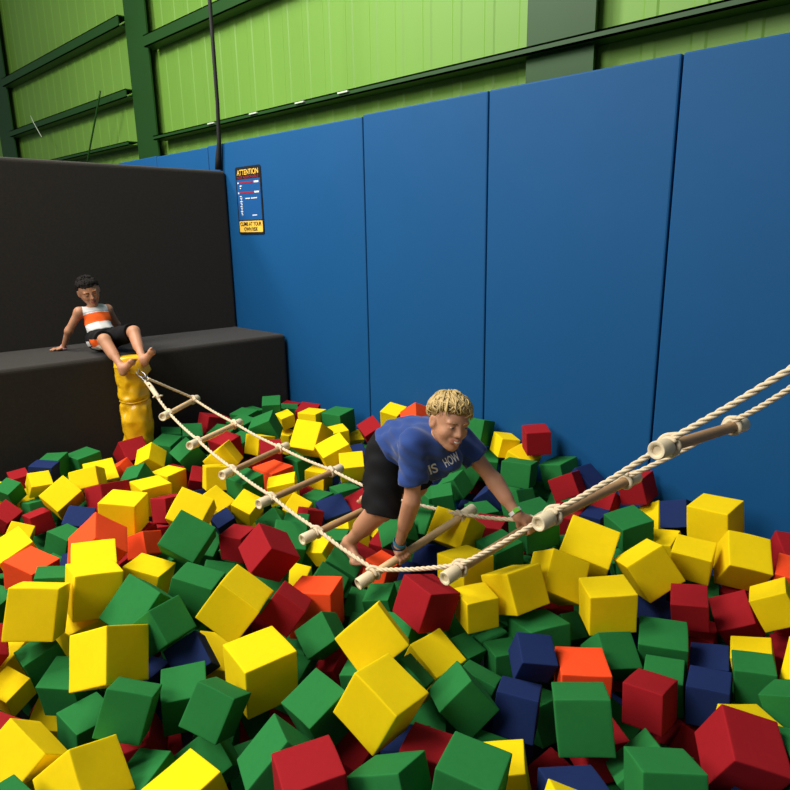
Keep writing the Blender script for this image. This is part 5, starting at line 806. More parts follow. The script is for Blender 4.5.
def twisted(pts, rad, name, pitch=0.030):
    """three-strand laid rope along a polyline"""
    P = catmull(pts, 10)
    # resample evenly
    d = [0.0]
    for a, bq in zip(P, P[1:]): d.append(d[-1] + (bq - a).length)
    n = max(8, int(d[-1] / 0.0050)); out = []; j = 0
    for i in range(n + 1):
        t = d[-1] * i / n
        while j < len(d) - 2 and d[j+1] < t: j += 1
        k = (t - d[j]) / max(d[j+1] - d[j], 1e-9); out.append(P[j].lerp(P[j+1], k))
    b = MB(); prev = None; fr = []
    for i in range(len(out)):
        t = (out[min(i+1, n)] - out[max(i-1, 0)]).normalized()
        if prev is None: a = t.cross(Vector((0, 0, 1))).normalized()
        else: a = (prev - t * prev.dot(t)).normalized()
        prev = a; fr.append((a, t.cross(a)))
    for s_ in range(3):
        q = []
        for i, p in enumerate(out):
            ph = 2*PI*(s_/3 + (d[-1]*i/n)/ (pitch*3)*3/3) ; a, bb = fr[i]
            q.append(p + (a*math.cos(ph) + bb*math.sin(ph)) * rad * 0.5)
        b.tube(q, rad * 0.56, 7)
    o = b.make(name, M['rope'], LAD, smooth=True)
    return o
HOOK = Vector((-4.10, 1.835, -0.905))
RR = 0.0088
# rope lines run rung to rung and are hitched round each rung just inside its cap
def sag(a, c, s_): m = (a + c) / 2; m.z -= s_; return m
upz = Vector((0, 0, 0.020))
def line(A, start, end):
    pts = [start, start.lerp(A[0] + upz, 0.5)]
    for i, p in enumerate(A):
        pts.append(p + upz)
        if i < 8: pts += [p.lerp(A[i+1], 0.12) + upz*0.7, sag(p, A[i+1], 0.003) + upz*0.6, p.lerp(A[i+1], 0.88) + upz*0.7]
    pts += end
    return pts
EN = [NA[8] + (NA[8]-NA[7]).normalized()*t + Vector((0, 0, 0.02)) for t in (0.35, 1.0)]
EN = [Vector((-0.3850, 1.7071, -0.3255))]; EF = [Vector((-0.4717, 2.1200, -0.4596))]
EN.append(EN[0] + (EN[0]-NA[8]).normalized()*0.9); EF.append(EF[0] + (EF[0]-FA[8]).normalized()*0.9)
twisted(line(NA, HOOK + Vector((0.03, -0.01, -0.02)), EN), RR, 'side_rope')
twisted(line(FA, HOOK + Vector((0.03, 0.01, -0.005)), EF), RR, 'side_rope')
# the spliced, whipped tail of the near rope below the hook
s0 = HOOK + Vector((0.06, -0.005, -0.03)); s1 = NA[0] + upz
b = MB(); q = [s0.lerp(s1, t) for t in (0.0, 0.15, 0.3, 0.45, 0.56)]
b.tube(q, [0.013, 0.0165, 0.0155, 0.0165, 0.011], 10)
for t, dr in ((0.1, (0.02, -0.02, 0.02)), (0.46, (0.015, -0.035, 0.005)), (0.5, (0.01, 0.03, 0.012))):
    p = s0.lerp(s1, t); b.tube([p, p + Vector(dr) * 0.6, p + Vector(dr) + Vector((0, 0, -0.006))], [0.007, 0.006, 0.004], 6)
b.make('splice', M['rope'], LAD, smooth=True)
for A_, PT in ((NA, LN), (FA, LF)):
    for i in range(9):
        u = (LF[i] - LN[i]).normalized(); t = (A_[min(i+1, 8)] - A_[max(i-1, 0)]).normalized(); v = u.cross(t).normalized()
        if v.z < 0: v = -v
        b = MB(); r1 = 0.0165 + 0.006; N_ = 34; q = []
        side = 1 if A_ is NA else -1
        for k in range(N_ + 1):
            a = 2*PI*1.45*k/N_
            q.append(A_[i] + u * side * (-0.011 + 0.020 * k / N_) + (t*math.cos(a) + v*math.sin(a)) * r1)
        b.tube(q, 0.0075, 8)
        b.tube(catmull([A_[i] - t*0.03 + v*0.018 - u*side*0.012, A_[i] + v*0.031, A_[i] + t*0.032 + v*0.018 + u*side*0.012], 6), 0.0075, 8)
        b.make('hitch_knot', M['rope'], LAD, smooth=True)
# carabiner, thimble and swivel
b = MB()
def ring(c, a, bq, ra, rb, rad, n=24):
    c, a, bq = Vector(c), Vector(a).normalized(), Vector(bq).normalized()
    b.tube([c + a*ra*math.cos(q) + bq*rb*math.sin(q) for q in np.linspace(0, 2*PI, n, endpoint=False)], rad, 8, closed=True)
dirh = Vector((0.9, 0.1, -0.45)).normalized(); side = Vector((0, 1, 0)); nrm = dirh.cross(side)
ring(HOOK - dirh*0.035, dirh, side, 0.042, 0.022, 0.0055)
ring(HOOK - dirh*0.085, dirh, nrm, 0.026, 0.016, 0.0055)
ring(HOOK + dirh*0.012, dirh, side, 0.030, 0.020, 0.004)
b.make('carabiner', M['chrome'], LAD, smooth=True)

# ------------------------------------------------------------------ people (one continuous skin surface each; hair, clothes and wristbands are children)
def nrm(v): v = np.array(v, float); return v / np.linalg.norm(v)
class SDF:
    """smooth-blended distance field on a grid, meshed by surface nets"""
    def __init__(s, lo, hi, h):
        s.lo = np.array(lo, float); s.h = h
        s.n = np.ceil((np.array(hi) - s.lo) / h).astype(int) + 1
        s.D = np.full(s.n, 1.0, np.float32)
    def region(s, lo, hi, pad):
        a = np.clip(np.floor((np.array(lo) - pad - s.lo) / s.h).astype(int), 0, s.n - 1)
        b = np.clip(np.ceil((np.array(hi) + pad - s.lo) / s.h).astype(int) + 1, 1, s.n)
        sl = tuple(slice(i, j) for i, j in zip(a, b))
        g = [(s.lo[k] + s.h * np.arange(a[k], b[k])).astype(np.float32) for k in range(3)]
        return sl, np.meshgrid(*g, indexing='ij')
    def put(s, lo, hi, fn, k, mode='add', pad=0.03):
        sl, (X, Y, Z) = s.region(lo, hi, pad)
        if min(X.shape) == 0: return
        d = fn(X, Y, Z); D = s.D[sl]
        if mode == 'add':
            if k > 0: hh = np.maximum(k - np.abs(D - d), 0) / k; s.D[sl] = np.minimum(D, d) - hh * hh * k * 0.25
            else: s.D[sl] = np.minimum(D, d)
        else:
            d = -d
            if k > 0: hh = np.maximum(k - np.abs(D - d), 0) / k; s.D[sl] = np.maximum(D, d) + hh * hh * k * 0.25
            else: s.D[sl] = np.maximum(D, d)
    def cone(s, a, b, ra, rb, k=0.02, mode='add', cut=None, flat=None):
        a, b = np.array(a, float), np.array(b, float); ba = b - a; L2 = max(ba @ ba, 1e-9)
        def fn(X, Y, Z):
            px, py, pz = X - a[0], Y - a[1], Z - a[2]
            t = np.clip((px*ba[0] + py*ba[1] + pz*ba[2]) / L2, 0, 1)
            qx, qy, qz = px - t*ba[0], py - t*ba[1], pz - t*ba[2]
            if flat is not None:           # flatten across a direction: (dir, factor)
                fd, ff = flat; w = (qx*fd[0] + qy*fd[1] + qz*fd[2]) * (ff - 1)
                qx, qy, qz = qx + w*fd[0], qy + w*fd[1], qz + w*fd[2]
            d = np.sqrt(qx*qx + qy*qy + qz*qz) - (ra + (rb - ra) * t)
            if cut is not None:
                for c, n in cut: d = np.maximum(d, (X - c[0])*n[0] + (Y - c[1])*n[1] + (Z - c[2])*n[2])
            return d
        r = max(ra, rb); s.put(np.minimum(a, b) - r, np.maximum(a, b) + r, fn, k, mode)
    def ell(s, c, ax, r, k=0.02, mode='add', cut=None):
        c = np.array(c, float); ax = np.array(ax, float)
        def fn(X, Y, Z):
            px, py, pz = X - c[0], Y - c[1], Z - c[2]
            q = [(px*ax[i][0] + py*ax[i][1] + pz*ax[i][2]) for i in range(3)]
            k0 = np.sqrt(sum((q[i]/r[i])**2 for i in range(3))); k1 = np.sqrt(sum((q[i]/r[i]**2)**2 for i in range(3)))
            d = k0 * (k0 - 1) / np.maximum(k1, 1e-6)
            if cut is not None:
                for cc, n in cut: d = np.maximum(d, (X - cc[0])*n[0] + (Y - cc[1])*n[1] + (Z - cc[2])*n[2])
            return d
        m = max(r); s.put(c - m, c + m, fn, k, mode)
    def ball(s, c, r, k=0.01, mode='add'): s.cone(c, np.array(c) + 1e-5, r, r, k, mode)
    def clip(s, c, n):
        sl, (X, Y, Z) = s.region(s.lo, s.lo + s.h * s.n, 0)
        s.D[sl] = np.maximum(s.D[sl], (X - c[0])*n[0] + (Y - c[1])*n[1] + (Z - c[2])*n[2])
    def warp(s, fn):
        sl, (X, Y, Z) = s.region(s.lo, s.lo + s.h * s.n, 0)
        s.D[sl] += fn(X, Y, Z).astype(np.float32)
    def mesh(s):
        D = s.D; n = D.shape
        ins = D < 0
        c = np.zeros((n[0]-1, n[1]-1, n[2]-1), np.uint8)
        for i in (0, 1):
            for j in (0, 1):
                for k in (0, 1): c += ins[i:n[0]-1+i, j:n[1]-1+j, k:n[2]-1+k]
        act = (c > 0) & (c < 8)
        idx = np.full(act.shape, -1, np.int64); cells = np.argwhere(act); idx[act] = np.arange(len(cells))
        acc = np.zeros((len(cells), 3)); cnt = np.zeros(len(cells))
        I, J, K = cells.T
        for ax in range(3):
            for p in (0, 1):
                for q in (0, 1):
                    o = [0, 0, 0]; o[(ax+1) % 3] = p; o[(ax+2) % 3] = q
                    e = list(o); e[ax] = 1
                    a = D[I+o[0], J+o[1], K+o[2]]; b = D[I+e[0], J+e[1], K+e[2]]
                    m = (a < 0) != (b < 0)
                    t = np.where(m, a / np.where(m, a - b, 1), 0)
                    pos = np.zeros((len(cells), 3)); pos[:] = o; pos[:, ax] = t
                    acc[m] += pos[m]; cnt[m] += 1
        v = s.lo + (cells + acc / cnt[:, None]) * s.h
        faces = []
        for ax in range(3):
            a1, a2 = (ax+1) % 3, (ax+2) % 3
            sl0 = [slice(None)]*3; sl1 = [slice(None)]*3; sl0[ax] = slice(0, n[ax]-1); sl1[ax] = slice(1, n[ax])
            x = ins[tuple(sl0)] != ins[tuple(sl1)]
            e = np.argwhere(x)
            e = e[(e[:, a1] > 0) & (e[:, a2] > 0) & (e[:, a1] < n[a1]-1) & (e[:, a2] < n[a2]-1)]
            q = []
            for d1, d2 in ((0, 0), (-1, 0), (-1, -1), (0, -1)):
                w = e.copy(); w[:, a1] += d1; w[:, a2] += d2; q.append(idx[w[:, 0], w[:, 1], w[:, 2]])
            f = np.stack(q, 1); inside0 = ins[e[:, 0], e[:, 1], e[:, 2]]
            f[~inside0] = f[~inside0][:, ::-1]
            faces.append(f)
        f = np.concatenate(faces); f = f[(f >= 0).all(1)]
        f = f[:, ::-1] if FLIP else f
        return v, f
FLIP = False
def skin_obj(name, sdf, mats, parent, relax=1, region=None):
    v, f = sdf.mesh()
    for _ in range(relax):           # light Laplacian fairing
        acc = np.zeros_like(v); cnt = np.zeros(len(v))
        for i in range(4):
            a, b = f[:, i], f[:, (i+1) % 4]
            np.add.at(acc, a, v[b]); np.add.at(cnt, a, 1); np.add.at(acc, b, v[a]); np.add.at(cnt, b, 1)
        v = 0.5 * v + 0.5 * acc / np.maximum(cnt, 1)[:, None]
    org = np.array(parent_world(parent)) - np.array((0, 0, ZS))
    me = bpy.data.meshes.new(name)
    me.vertices.add(len(v)); me.vertices.foreach_set('co', (v - org).ravel())
    me.loops.add(f.size); me.loops.foreach_set('vertex_index', f.ravel().astype(np.int32))
    me.polygons.add(len(f)); me.polygons.foreach_set('loop_start', np.arange(0, f.size, 4, dtype=np.int32))
    me.update(calc_edges=True); me.validate()
    me.polygons.foreach_set('use_smooth', [True] * len(me.polygons))
    mats = mats if isinstance(mats, (list, tuple)) else [mats]
    for m in mats: me.materials.append(m)
    if region is not None:
        cen = v[f].mean(1); me.polygons.foreach_set('material_index', region(cen).astype(np.int32))
    me.update()
    o = bpy.data.objects.new(name, me); C.objects.link(o); o.parent = parent
    return o, v, f

def head_frame(c, F, roll_up=(0, 0, 1)):
    F = nrm(F); Lf = nrm(np.cross(roll_up, F)); U = np.cross(F, Lf)
    return np.array(c, float), F, Lf, U
def hp(fr, x, y, z, sc): c, F, Lf, U = fr; return c + (F*x + Lf*y + U*z) * sc
def add_head(s, fr, sc, smile=0.0, open_mouth=0.0):
    """child's head, height 0.21 * sc from chin to crown"""
    c, F, Lf, U = fr; ax = np.array([F, Lf, U]); P = lambda x, y, z: hp(fr, x, y, z, sc)
    E = lambda p, r, k=0.012, mode='add', a=ax: s.ell(P(*p), a, np.array(r) * sc, k * sc, mode)
    E((-0.014, 0, 0.032), (0.094, 0.076, 0.076), 0.02)
    E((0.018, 0, -0.024), (0.063, 0.060, 0.074), 0.03)
    for y in (-1, 1):
        s.cone(P(-0.005, y*0.052, -0.045), P(0.048, y*0.018, -0.088), 0.016*sc, 0.014*sc, 0.03*sc)
        E((0.048, y*0.036, -0.030), (0.026, 0.024, 0.024), 0.02)                      # cheeks
        E((0.070, y*0.028, 0.020), (0.012, 0.024, 0.008), 0.014)                      # brow
    s.ball(P(0.060, 0, -0.092), 0.0165*sc, 0.024*sc)                                  # chin
    for y in (-1, 1):
        E((0.090, y*0.031, 0.002), (0.017, 0.017, 0.0125), 0.010, 'sub')              # eye sockets
        E((0.0695, y*0.031, 0.001), (0.0125, 0.0145, 0.0125), 0.006)                  # lids over the eyeball
    s.cone(P(0.080, 0, 0.010), P(0.098, 0, -0.027), 0.0075*sc, 0.0105*sc, 0.012*sc)   # nose
    for y in (-1, 1): s.ball(P(0.088, y*0.011, -0.031), 0.0085*sc, 0.008*sc)
    for y in (-1, 1): s.ball(P(0.099, y*0.006, -0.038), 0.0032*sc, 0.004*sc, 'sub')
    w = 0.020 + 0.008*smile
    E((0.078, 0, -0.060), (0.014, w, 0.013), 0.014)                                   # muzzle
    lift = 0.007*smile
    for y in (-1, 1):
        s.cone(P(0.0915, 0, -0.0535), P(0.077, y*w, -0.0585+lift), 0.0048*sc, 0.0026*sc, 0.004*sc)     # upper lip
        s.cone(P(0.0895, 0, -0.0675 - 0.006*open_mouth), P(0.077, y*w, -0.0605+lift), 0.0056*sc, 0.0026*sc, 0.004*sc)
        s.cone(P(0.0945, 0, -0.0605 - 0.003*open_mouth), P(0.083, y*w*0.9, -0.060+lift), (0.0022+0.003*open_mouth+0.0012*smile)*sc, 0.0012*sc, 0.003*sc, 'sub')
        # ears
        ea = np.array([nrm(F*0.9 + Lf*y*-0.35), nrm(Lf*y + F*0.35), U])
        s.ell(P(-0.008, y*0.078, -0.006), ea, np.array((0.019, 0.008, 0.031))*sc, 0.008*sc)
        s.ell(P(-0.002, y*0.0865, -0.004), ea, np.array((0.011, 0.006, 0.020))*sc, 0.004*sc, 'sub')
def lips_region(fr, sc):
    def fn(cen):
        c, F, Lf, U = fr; q = (cen - c) / sc; x, y, z = q @ F, q @ Lf, q @ U
        return ((np.abs(y) < 0.027) & (z > -0.075) & (z < -0.049) & (x > 0.0815 - 6*y*y)).astype(int)
    return fn
def eyes(fr, sc, parent, iris, open_=1.0, look=(0, 0)):
    for y in (-1, 1):
        b = MB(); c = hp(fr, 0.0700, y*0.031, 0.001, sc); R_ = 0.0128 * sc
        vs = []; fs = []; n = 14
        c_, F, Lf, U = fr
        D = nrm(F + Lf*look[0] + U*look[1]); A_ = nrm(np.cross(U, D)); B_ = np.cross(D, A_)
        rings = [0.0, 0.16, 0.30, 0.50, 0.62, 0.9, 1.15, 1.4]
        for th in rings:
            for k in range(n):
                q = 2*PI*k/n
                d = D*math.cos(th) + (A_*math.cos(q) + B_*math.sin(q))*math.sin(th)
                lz = float(d @ U)
                p = c + d * R_
                vs.append(p - U * (lz - np.clip(lz, -0.42*open_, 0.42*open_)) * R_)
        for i in range(len(rings)-1):
            for k in range(n): fs.append((i*n+k, i*n+(k+1) % n, (i+1)*n+(k+1) % n, (i+1)*n+k))
        o = obj('eye', vs, fs, [EYE_W, iris, EYE_B], parent, smooth=True)
        for i, p in enumerate(o.data.polygons): p.material_index = 2 if i < n*2 else (1 if i < n*4 else 0)
        # upper lash line and brow
def brows(fr, sc, parent, m, ang=0.0):
    for y in (-1, 1):
        b = MB()
        b.tube([hp(fr, 0.0850, y*0.014, 0.0185 - 0.004*ang, sc), hp(fr, 0.0850, y*0.028, 0.0225, sc), hp(fr, 0.0745, y*0.045, 0.018, sc)], [0.0022*sc, 0.0026*sc, 0.0014*sc], 6)
        b.make('eyebrow', m, parent, smooth=True)

def grip_hand(s, c, a, w, R_, sc=1.0, flip=1, k=0.004, thumb_side=1):
    """closed hand round a rod: c = point on the rod's axis under the palm, a = rod direction, w = wrist"""
    c, a, w = np.array(c, float), nrm(a), np.array(w, float)
    p = w - c; p -= a * (p @ a); p = nrm(p); n = np.cross(a, p) * flip
    at = lambda th, r, off: c + (p*math.cos(math.radians(th)) + n*math.sin(math.radians(th))) * r + a*off
    pr_ = R_ + 0.0105*sc
    # palm: flattened pads from the wrist to the knuckles
    kn = [-0.0255, -0.0085, 0.0085, 0.0250]
    for i, o in enumerate(kn):
        s.cone(w + a*o*0.55 - (w - c)*0.15, at(28, pr_ + 0.004*sc, o*sc), 0.0125*sc, 0.0105*sc, 0.010)
    s.cone(at(0, pr_ + 0.003, -0.016*sc), at(0, pr_ + 0.003, 0.016*sc), 0.0125*sc, 0.0125*sc, 0.012)
    s.cone(w, at(10, pr_ + 0.006, 0), 0.019*sc, 0.017*sc, 0.016)
    ln = [0.92, 1.0, 0.96, 0.80]
    for i, o in enumerate(kn):
        th = [28, 28 + 66*ln[i], 28 + 122*ln[i], 28 + 168*ln[i]]
        rr = [0.0088, 0.0080, 0.0072, 0.0062]
        for q in range(3):
            s.cone(at(th[q], R_ + rr[q]*sc + 0.0005, o*sc), at(th[q+1], R_ + rr[q+1]*sc + 0.0005, o*sc*1.02), rr[q]*sc, rr[q+1]*sc, k)
    ts = thumb_side
    t0 = w + (c - w)*0.30 + a*ts*0.017*sc; t1 = at(-45, R_ + 0.010*sc, ts*0.030*sc); t2 = at(-95, R_ + 0.0085*sc, ts*0.022*sc); t3 = at(-135, R_ + 0.0075*sc, ts*0.012*sc)
    s.cone(t0, t1, 0.0125*sc, 0.0098*sc, 0.010); s.cone(t1, t2, 0.0098*sc, 0.0088*sc, k); s.cone(t2, t3, 0.0088*sc, 0.0072*sc, k)
def flat_hand(s, w, d, up, sc=1.0, thumb=1, k=0.004):
    """open hand resting palm down: w wrist, d pointing direction of the fingers, up = back of the hand"""
    w = np.array(w, float); d = nrm(d); up = nrm(np.array(up) - d*(np.array(up) @ d)); lt = np.cross(up, d)
    for i, o in enumerate((-0.021, -0.007, 0.007, 0.020)):
        base = w + d*0.052*sc*(1 - 0.08*abs(i - 1.2)) + lt*o*sc
        s.cone(w + lt*o*0.5*sc + up*0.002, base, 0.0125*sc, 0.0095*sc, 0.010)
        L_ = (0.046, 0.052, 0.048, 0.038)[i]*sc; sp = nrm(d + lt*(o*9))
        m = base + sp*L_*0.5 + up*0.004*sc; e = base + sp*L_ - up*0.004*sc
        s.cone(base, m, 0.0082*sc, 0.0072*sc, k); s.cone(m, e, 0.0072*sc, 0.0058*sc, k)
    s.cone(w, w + d*0.03*sc, 0.016*sc, 0.016*sc, 0.014, flat=(up, 1.25))
    t0 = w + d*0.012*sc + lt*thumb*0.014*sc; t1 = t0 + (d*0.6 + lt*thumb*0.8)*0.030*sc; t2 = t1 + (d*0.85 + lt*thumb*0.5)*0.024*sc
    s.cone(t0, t1, 0.0115*sc, 0.0088*sc, 0.010); s.cone(t1, t2, 0.0088*sc, 0.0064*sc, k)
def foot(s, ank, heel, ball, toe_dir, sole, sc=1.0, k=0.004, big=1):
    """ank ankle joint, heel and ball positions, sole = outward sole normal"""
    ank, heel, ball = (np.array(q, float) for q in (ank, heel, ball)); d = nrm(toe_dir); sole = nrm(sole); lt = nrm(np.cross(sole, d))
    s.cone(ank, heel, 0.027*sc, 0.024*sc, 0.02)
    s.cone(ank, ball - sole*0.004*sc, 0.026*sc, 0.017*sc, 0.024)
    s.cone(heel, ball, 0.022*sc, 0.020*sc, 0.02)
    s.cone(ball - lt*0.020*sc, ball + lt*0.020*sc, 0.0165*sc, 0.0165*sc, 0.014)
    for i, o in enumerate((0.026, 0.010, -0.003, -0.015, -0.026)):
        o *= big; b0 = ball + lt*o*sc*0.85; L_ = (0.034, 0.031, 0.028, 0.024, 0.019)[i]*sc
        r0 = (0.0105, 0.008, 0.0076, 0.0072, 0.0068)[i]*sc
        m = b0 + d*L_*0.6 - sole*0.004*sc; e = b0 + d*L_ + sole*0.002*sc
        s.cone(b0, m, r0, r0, 0.006); s.cone(m, e, r0, r0*0.9, k)

SKIN = mat('tan_skin', (0.52, 0.255, 0.15), 0.5, 0.35, (16, 0.06), (180, 0.08, 0.001), sss=0.12)
SKIN2 = mat('olive_skin', (0.47, 0.225, 0.125), 0.5, 0.35, (16, 0.06), (180, 0.08, 0.001), sss=0.12)
LIP = mat('lips', (0.46, 0.17, 0.115), 0.4, 0.4); LIP2 = mat('lips_dark', (0.36, 0.10, 0.075), 0.4, 0.4)
EYE_W = mat('eye_white', (0.50, 0.44, 0.40), 0.5, 0.3); EYE_B = mat('pupil', (0.01, 0.01, 0.01), 0.2, 0.5)
IRIS = mat('iris_blue', (0.10, 0.17, 0.24), 0.3, 0.5); IRIS2 = mat('iris_brown', (0.05, 0.02, 0.01), 0.3, 0.5)
BLOND = mat('blond_hair', (0.47, 0.33, 0.13), 0.5, 0.35, (70, 0.55)); ROOTS = mat('dark_blond_roots', (0.20, 0.12, 0.04), 0.6, 0.2, (60, 0.3)); BROWB = mat('blond_brow', (0.35, 0.20, 0.08), 0.6, 0.3)
DARKH = mat('black_hair', (0.010, 0.008, 0.007), 0.75, 0.2, (80, 0.3))
TEE = mat('royal_blue_cotton', (0.026, 0.060, 0.225), 0.9, 0.1, (30, 0.06), (700, 0.15, 0.001), sheen=0.2)
SHORT = mat('black_shorts_cloth', (0.008, 0.008, 0.009), 0.85, 0.15, (20, 0.1), (600, 0.12, 0.001))
WHITE = mat('white_cloth', (0.74, 0.72, 0.70), 0.9, 0.1, (20, 0.04)); ORNG = mat('orange_cloth', (0.90, 0.13, 0.02), 0.9, 0.1); GREYC = mat('light_grey_cloth', (0.46, 0.45, 0.45), 0.9, 0.1)
TEAL = mat('teal_silicone', (0.05, 0.22, 0.34), 0.4, 0.4); NAVYB = mat('navy_band', (0.02, 0.03, 0.08), 0.5, 0.3); LIME = mat('lime_band', (0.16, 0.62, 0.05), 0.4, 0.4); WBAND = mat('white_band', (0.80, 0.80, 0.76), 0.4, 0.4); PINKB = mat('pink_band', (0.75, 0.42, 0.48), 0.4, 0.4)
PRINT = mat('white_print', (0.70, 0.72, 0.76), 0.8, 0.1); PRINT2 = mat('grey_print', (0.30, 0.33, 0.40), 0.8, 0.1); TEETH = mat('teeth', (0.80, 0.77, 0.70), 0.3, 0.5)

def band(name, c, axis, r, w, m, parent, tilt=0.0, thick=0.003, flat=1.0):
    b = MB(); a = Vector(axis).normalized(); x = a.cross(Vector((0, 0, 1))).normalized(); y = a.cross(x); n = 28; vs = []; fs = []
    for rr, off in ((r, -w/2), (r + thick, -w/2), (r + thick, w/2), (r, w/2)):
        for k in range(n):
            q = 2*PI*k/n; vs.append(Vector(c) + (x*math.cos(q) + y*math.sin(q)*flat)*rr + a*(off + tilt*math.cos(q)*r))
    for i in range(4):
        j = (i + 1) % 4
        for k in range(n): fs.append((i*n+k, i*n+(k+1) % n, j*n+(k+1) % n, j*n+k))
    o = obj(name, vs, fs, m, parent, smooth=False); sharp_smooth(o, 50); return o

# ---- the climbing boy
B1 = empty('person', (-2.0, 1.85, -1.40))
tag(B1, 'fair haired boy in a blue T-shirt and black shorts crawling over the rope ladder', 'person', None)
A_ = lambda *p: np.array(p, float)
j = dict(pel=A_(-1.890, 1.91, -0.905), mid=A_(-1.775, 1.885, -0.825), che=A_(-1.660, 1.875, -0.828), nck=A_(-1.592, 1.862, -0.795), hed=A_(-1.521, 1.838, -0.703),
         rsh=A_(-1.635, 1.765, -0.805), rel=A_(-1.635, 1.745, -1.03), rwr=A_(-1.760, 1.795, -1.285),
         lsh=A_(-1.605, 2.005, -0.835), lel=A_(-1.475, 2.065, -0.995), lwr=A_(-1.357, 2.06, -1.108),
         rhp=A_(-1.875, 1.83, -0.925), rkn=A_(-1.815, 1.755, -1.12), ran=A_(-2.075, 1.795, -1.375),
         lhp=A_(-1.895, 1.985, -0.935), lkn=A_(-1.835, 1.985, -1.09), lan=A_(-2.10, 2.00, -1.225))
fr1 = head_frame(j['hed'], (0.86, -0.34, -0.12), (0.12, 0.14, 1.0)); hs1 = 0.90
s = SDF((-2.26, 1.60, -1.50), (-1.24, 2.20, -0.56), 0.0042)
sp = nrm(j['nck'] - j['pel']); lat = A_(0, 1, 0); lat = nrm(lat - sp*(lat @ sp)); dor = np.cross(sp, lat)
ax = np.array([sp, lat, dor])
s.ell(j['pel'], ax, (0.095, 0.105, 0.085), 0.03); s.ell(j['mid'] - A_(0, 0, 0.02), ax, (0.13, 0.085, 0.07), 0.05); s.ell(j['che'] - A_(0.01, 0, 0.01), ax, (0.11, 0.10, 0.078), 0.05)
s.cone(j['rsh'], j['lsh'], 0.042, 0.042, 0.05)
s.cone(j['nck'] - sp*0.03, hp(fr1, -0.025, 0, -0.06, hs1), 0.044, 0.038, 0.03)
for a in 'rl':
    s.cone(j[a+'sh'], j[a+'el'], 0.040, 0.030, 0.03); s.cone(j[a+'el'], j[a+'wr'], 0.031, 0.0205, 0.02)
    d = j[a+'wr'] - j[a+'el']; s.cone(j[a+'el'] + d*0.12, j[a+'el'] + d*0.5, 0.032, 0.027, 0.02)
    s.cone(j[a+'hp'], j[a+'kn'], 0.072, 0.047, 0.04); s.cone(j[a+'kn'], j[a+'an'], 0.045, 0.027, 0.03)
    d = j[a+'an'] - j[a+'kn']; back = nrm(np.cross(np.cross(d, A_(0, 1, 0)), d)); 
    s.cone(j[a+'kn'] + d*0.15 + A_(-0.008, 0, 0.004), j[a+'kn'] + d*0.55 + A_(-0.006, 0, 0.004), 0.042, 0.036, 0.03)
s.ball(j['rkn'], 0.047, 0.02); s.ball(j['lkn'], 0.047, 0.02)
g6 = LN[5].lerp(LF[5], 0.345); g7 = LN[6].lerp(LF[6], 0.80)
grip_hand(s, np.array(g6) - A_(0, 0, ZS*0), np.array((LF[5] - LN[5]).normalized()), j['rwr'], 0.0175, 0.92, flip=1, thumb_side=1)
grip_hand(s, np.array(g7), np.array((LF[6] - LN[6]).normalized()), j['lwr'], 0.0175, 0.92, flip=1, thumb_side=-1)
foot(s, j['ran'], j['ran'] + A_(-0.030, 0.0, -0.030), j['ran'] + A_(0.085, -0.035, -0.050), (0.9, -0.35, -0.1), (0.1, 0, -1), 0.92, big=-1)
foot(s, j['lan'], j['lan'] + A_(-0.020, 0, 0.030), j['lan'] + A_(-0.085, 0.0, -0.035), (-0.75, 0, -0.55), (-0.5, 0.1, 0.85), 0.92, big=1)
add_head(s, fr1, hs1, smile=1.0, open_mouth=0.15)
body1, v1, f1 = skin_obj('body', s, [SKIN, LIP], B1, 1, lips_region(fr1, hs1))
eyes(fr1, hs1, B1, IRIS, 0.48, (0.15, -0.1)); brows(fr1, hs1, B1, BROWB, 0.5)
b = MB(); b.tube([hp(fr1, 0.0775, -0.017, -0.0555, hs1), hp(fr1, 0.0875, -0.008, -0.0595, hs1), hp(fr1, 0.0895, 0, -0.0605, hs1), hp(fr1, 0.0875, 0.008, -0.0595, hs1), hp(fr1, 0.0775, 0.017, -0.0555, hs1)], 0.0042, 6)
b.make('teeth', TEETH, B1, smooth=True)
# T-shirt
s = SDF((-2.10, 1.60, -1.16), (-1.40, 2.20, -0.64), 0.0042)
hem = (A_(-1.925, 1.89, -0.90), nrm((-1, 0.06, -0.42)))
s.ell(j['pel'] + A_(0.02, 0, 0.005), ax, (0.115, 0.118, 0.104), 0.03, cut=[hem]); s.ell(j['mid'] - A_(0, 0, 0.015), ax, (0.15, 0.108, 0.092), 0.06, cut=[hem])
s.ell(j['che'] + A_(-0.005, 0, -0.01), ax, (0.115, 0.118, 0.095), 0.05)
s.cone(j['mid'] - A_(0.02, 0, 0.05), j['che'] - A_(-0.03, 0, 0.085), 0.075, 0.062, 0.05)          # loose front hanging down
s.cone(j['che'] - A_(0.02, 0, 0.05), A_(-1.572, 1.905, -0.890), 0.066, 0.046, 0.04)
s.cone(j['rsh'], j['lsh'], 0.053, 0.053, 0.05)
s.cone(j['che'], j['nck'] + sp*0.012, 0.075, 0.052, 0.04)
for a, t in (('r', 0.68), ('l', 0.50)):
    d = j[a+'el'] - j[a+'sh']; e = j[a+'sh'] + d*t
    s.cone(j[a+'sh'] - d*0.05, e + d*0.2, 0.056, 0.060, 0.03, cut=[(e, nrm(d + A_(0.02, 0, 0)))])
s.ell(j['nck'] + sp*0.035 + A_(0.012, -0.003, 0.022), ax, (0.040, 0.054, 0.054), 0.012, 'sub')
def folds(X, Y, Z):
    r = 0.0035*np.sin(60*X + 34*Z + 9*np.sin(11*Y)) * np.clip((-X - 1.62)*7, 0, 1)
    r += 0.003*np.sin(85*Y + 40*Z - 30*X) + 0.0022*np.sin(120*Z + 60*X + 20*Y)
    return r
s.warp(folds)
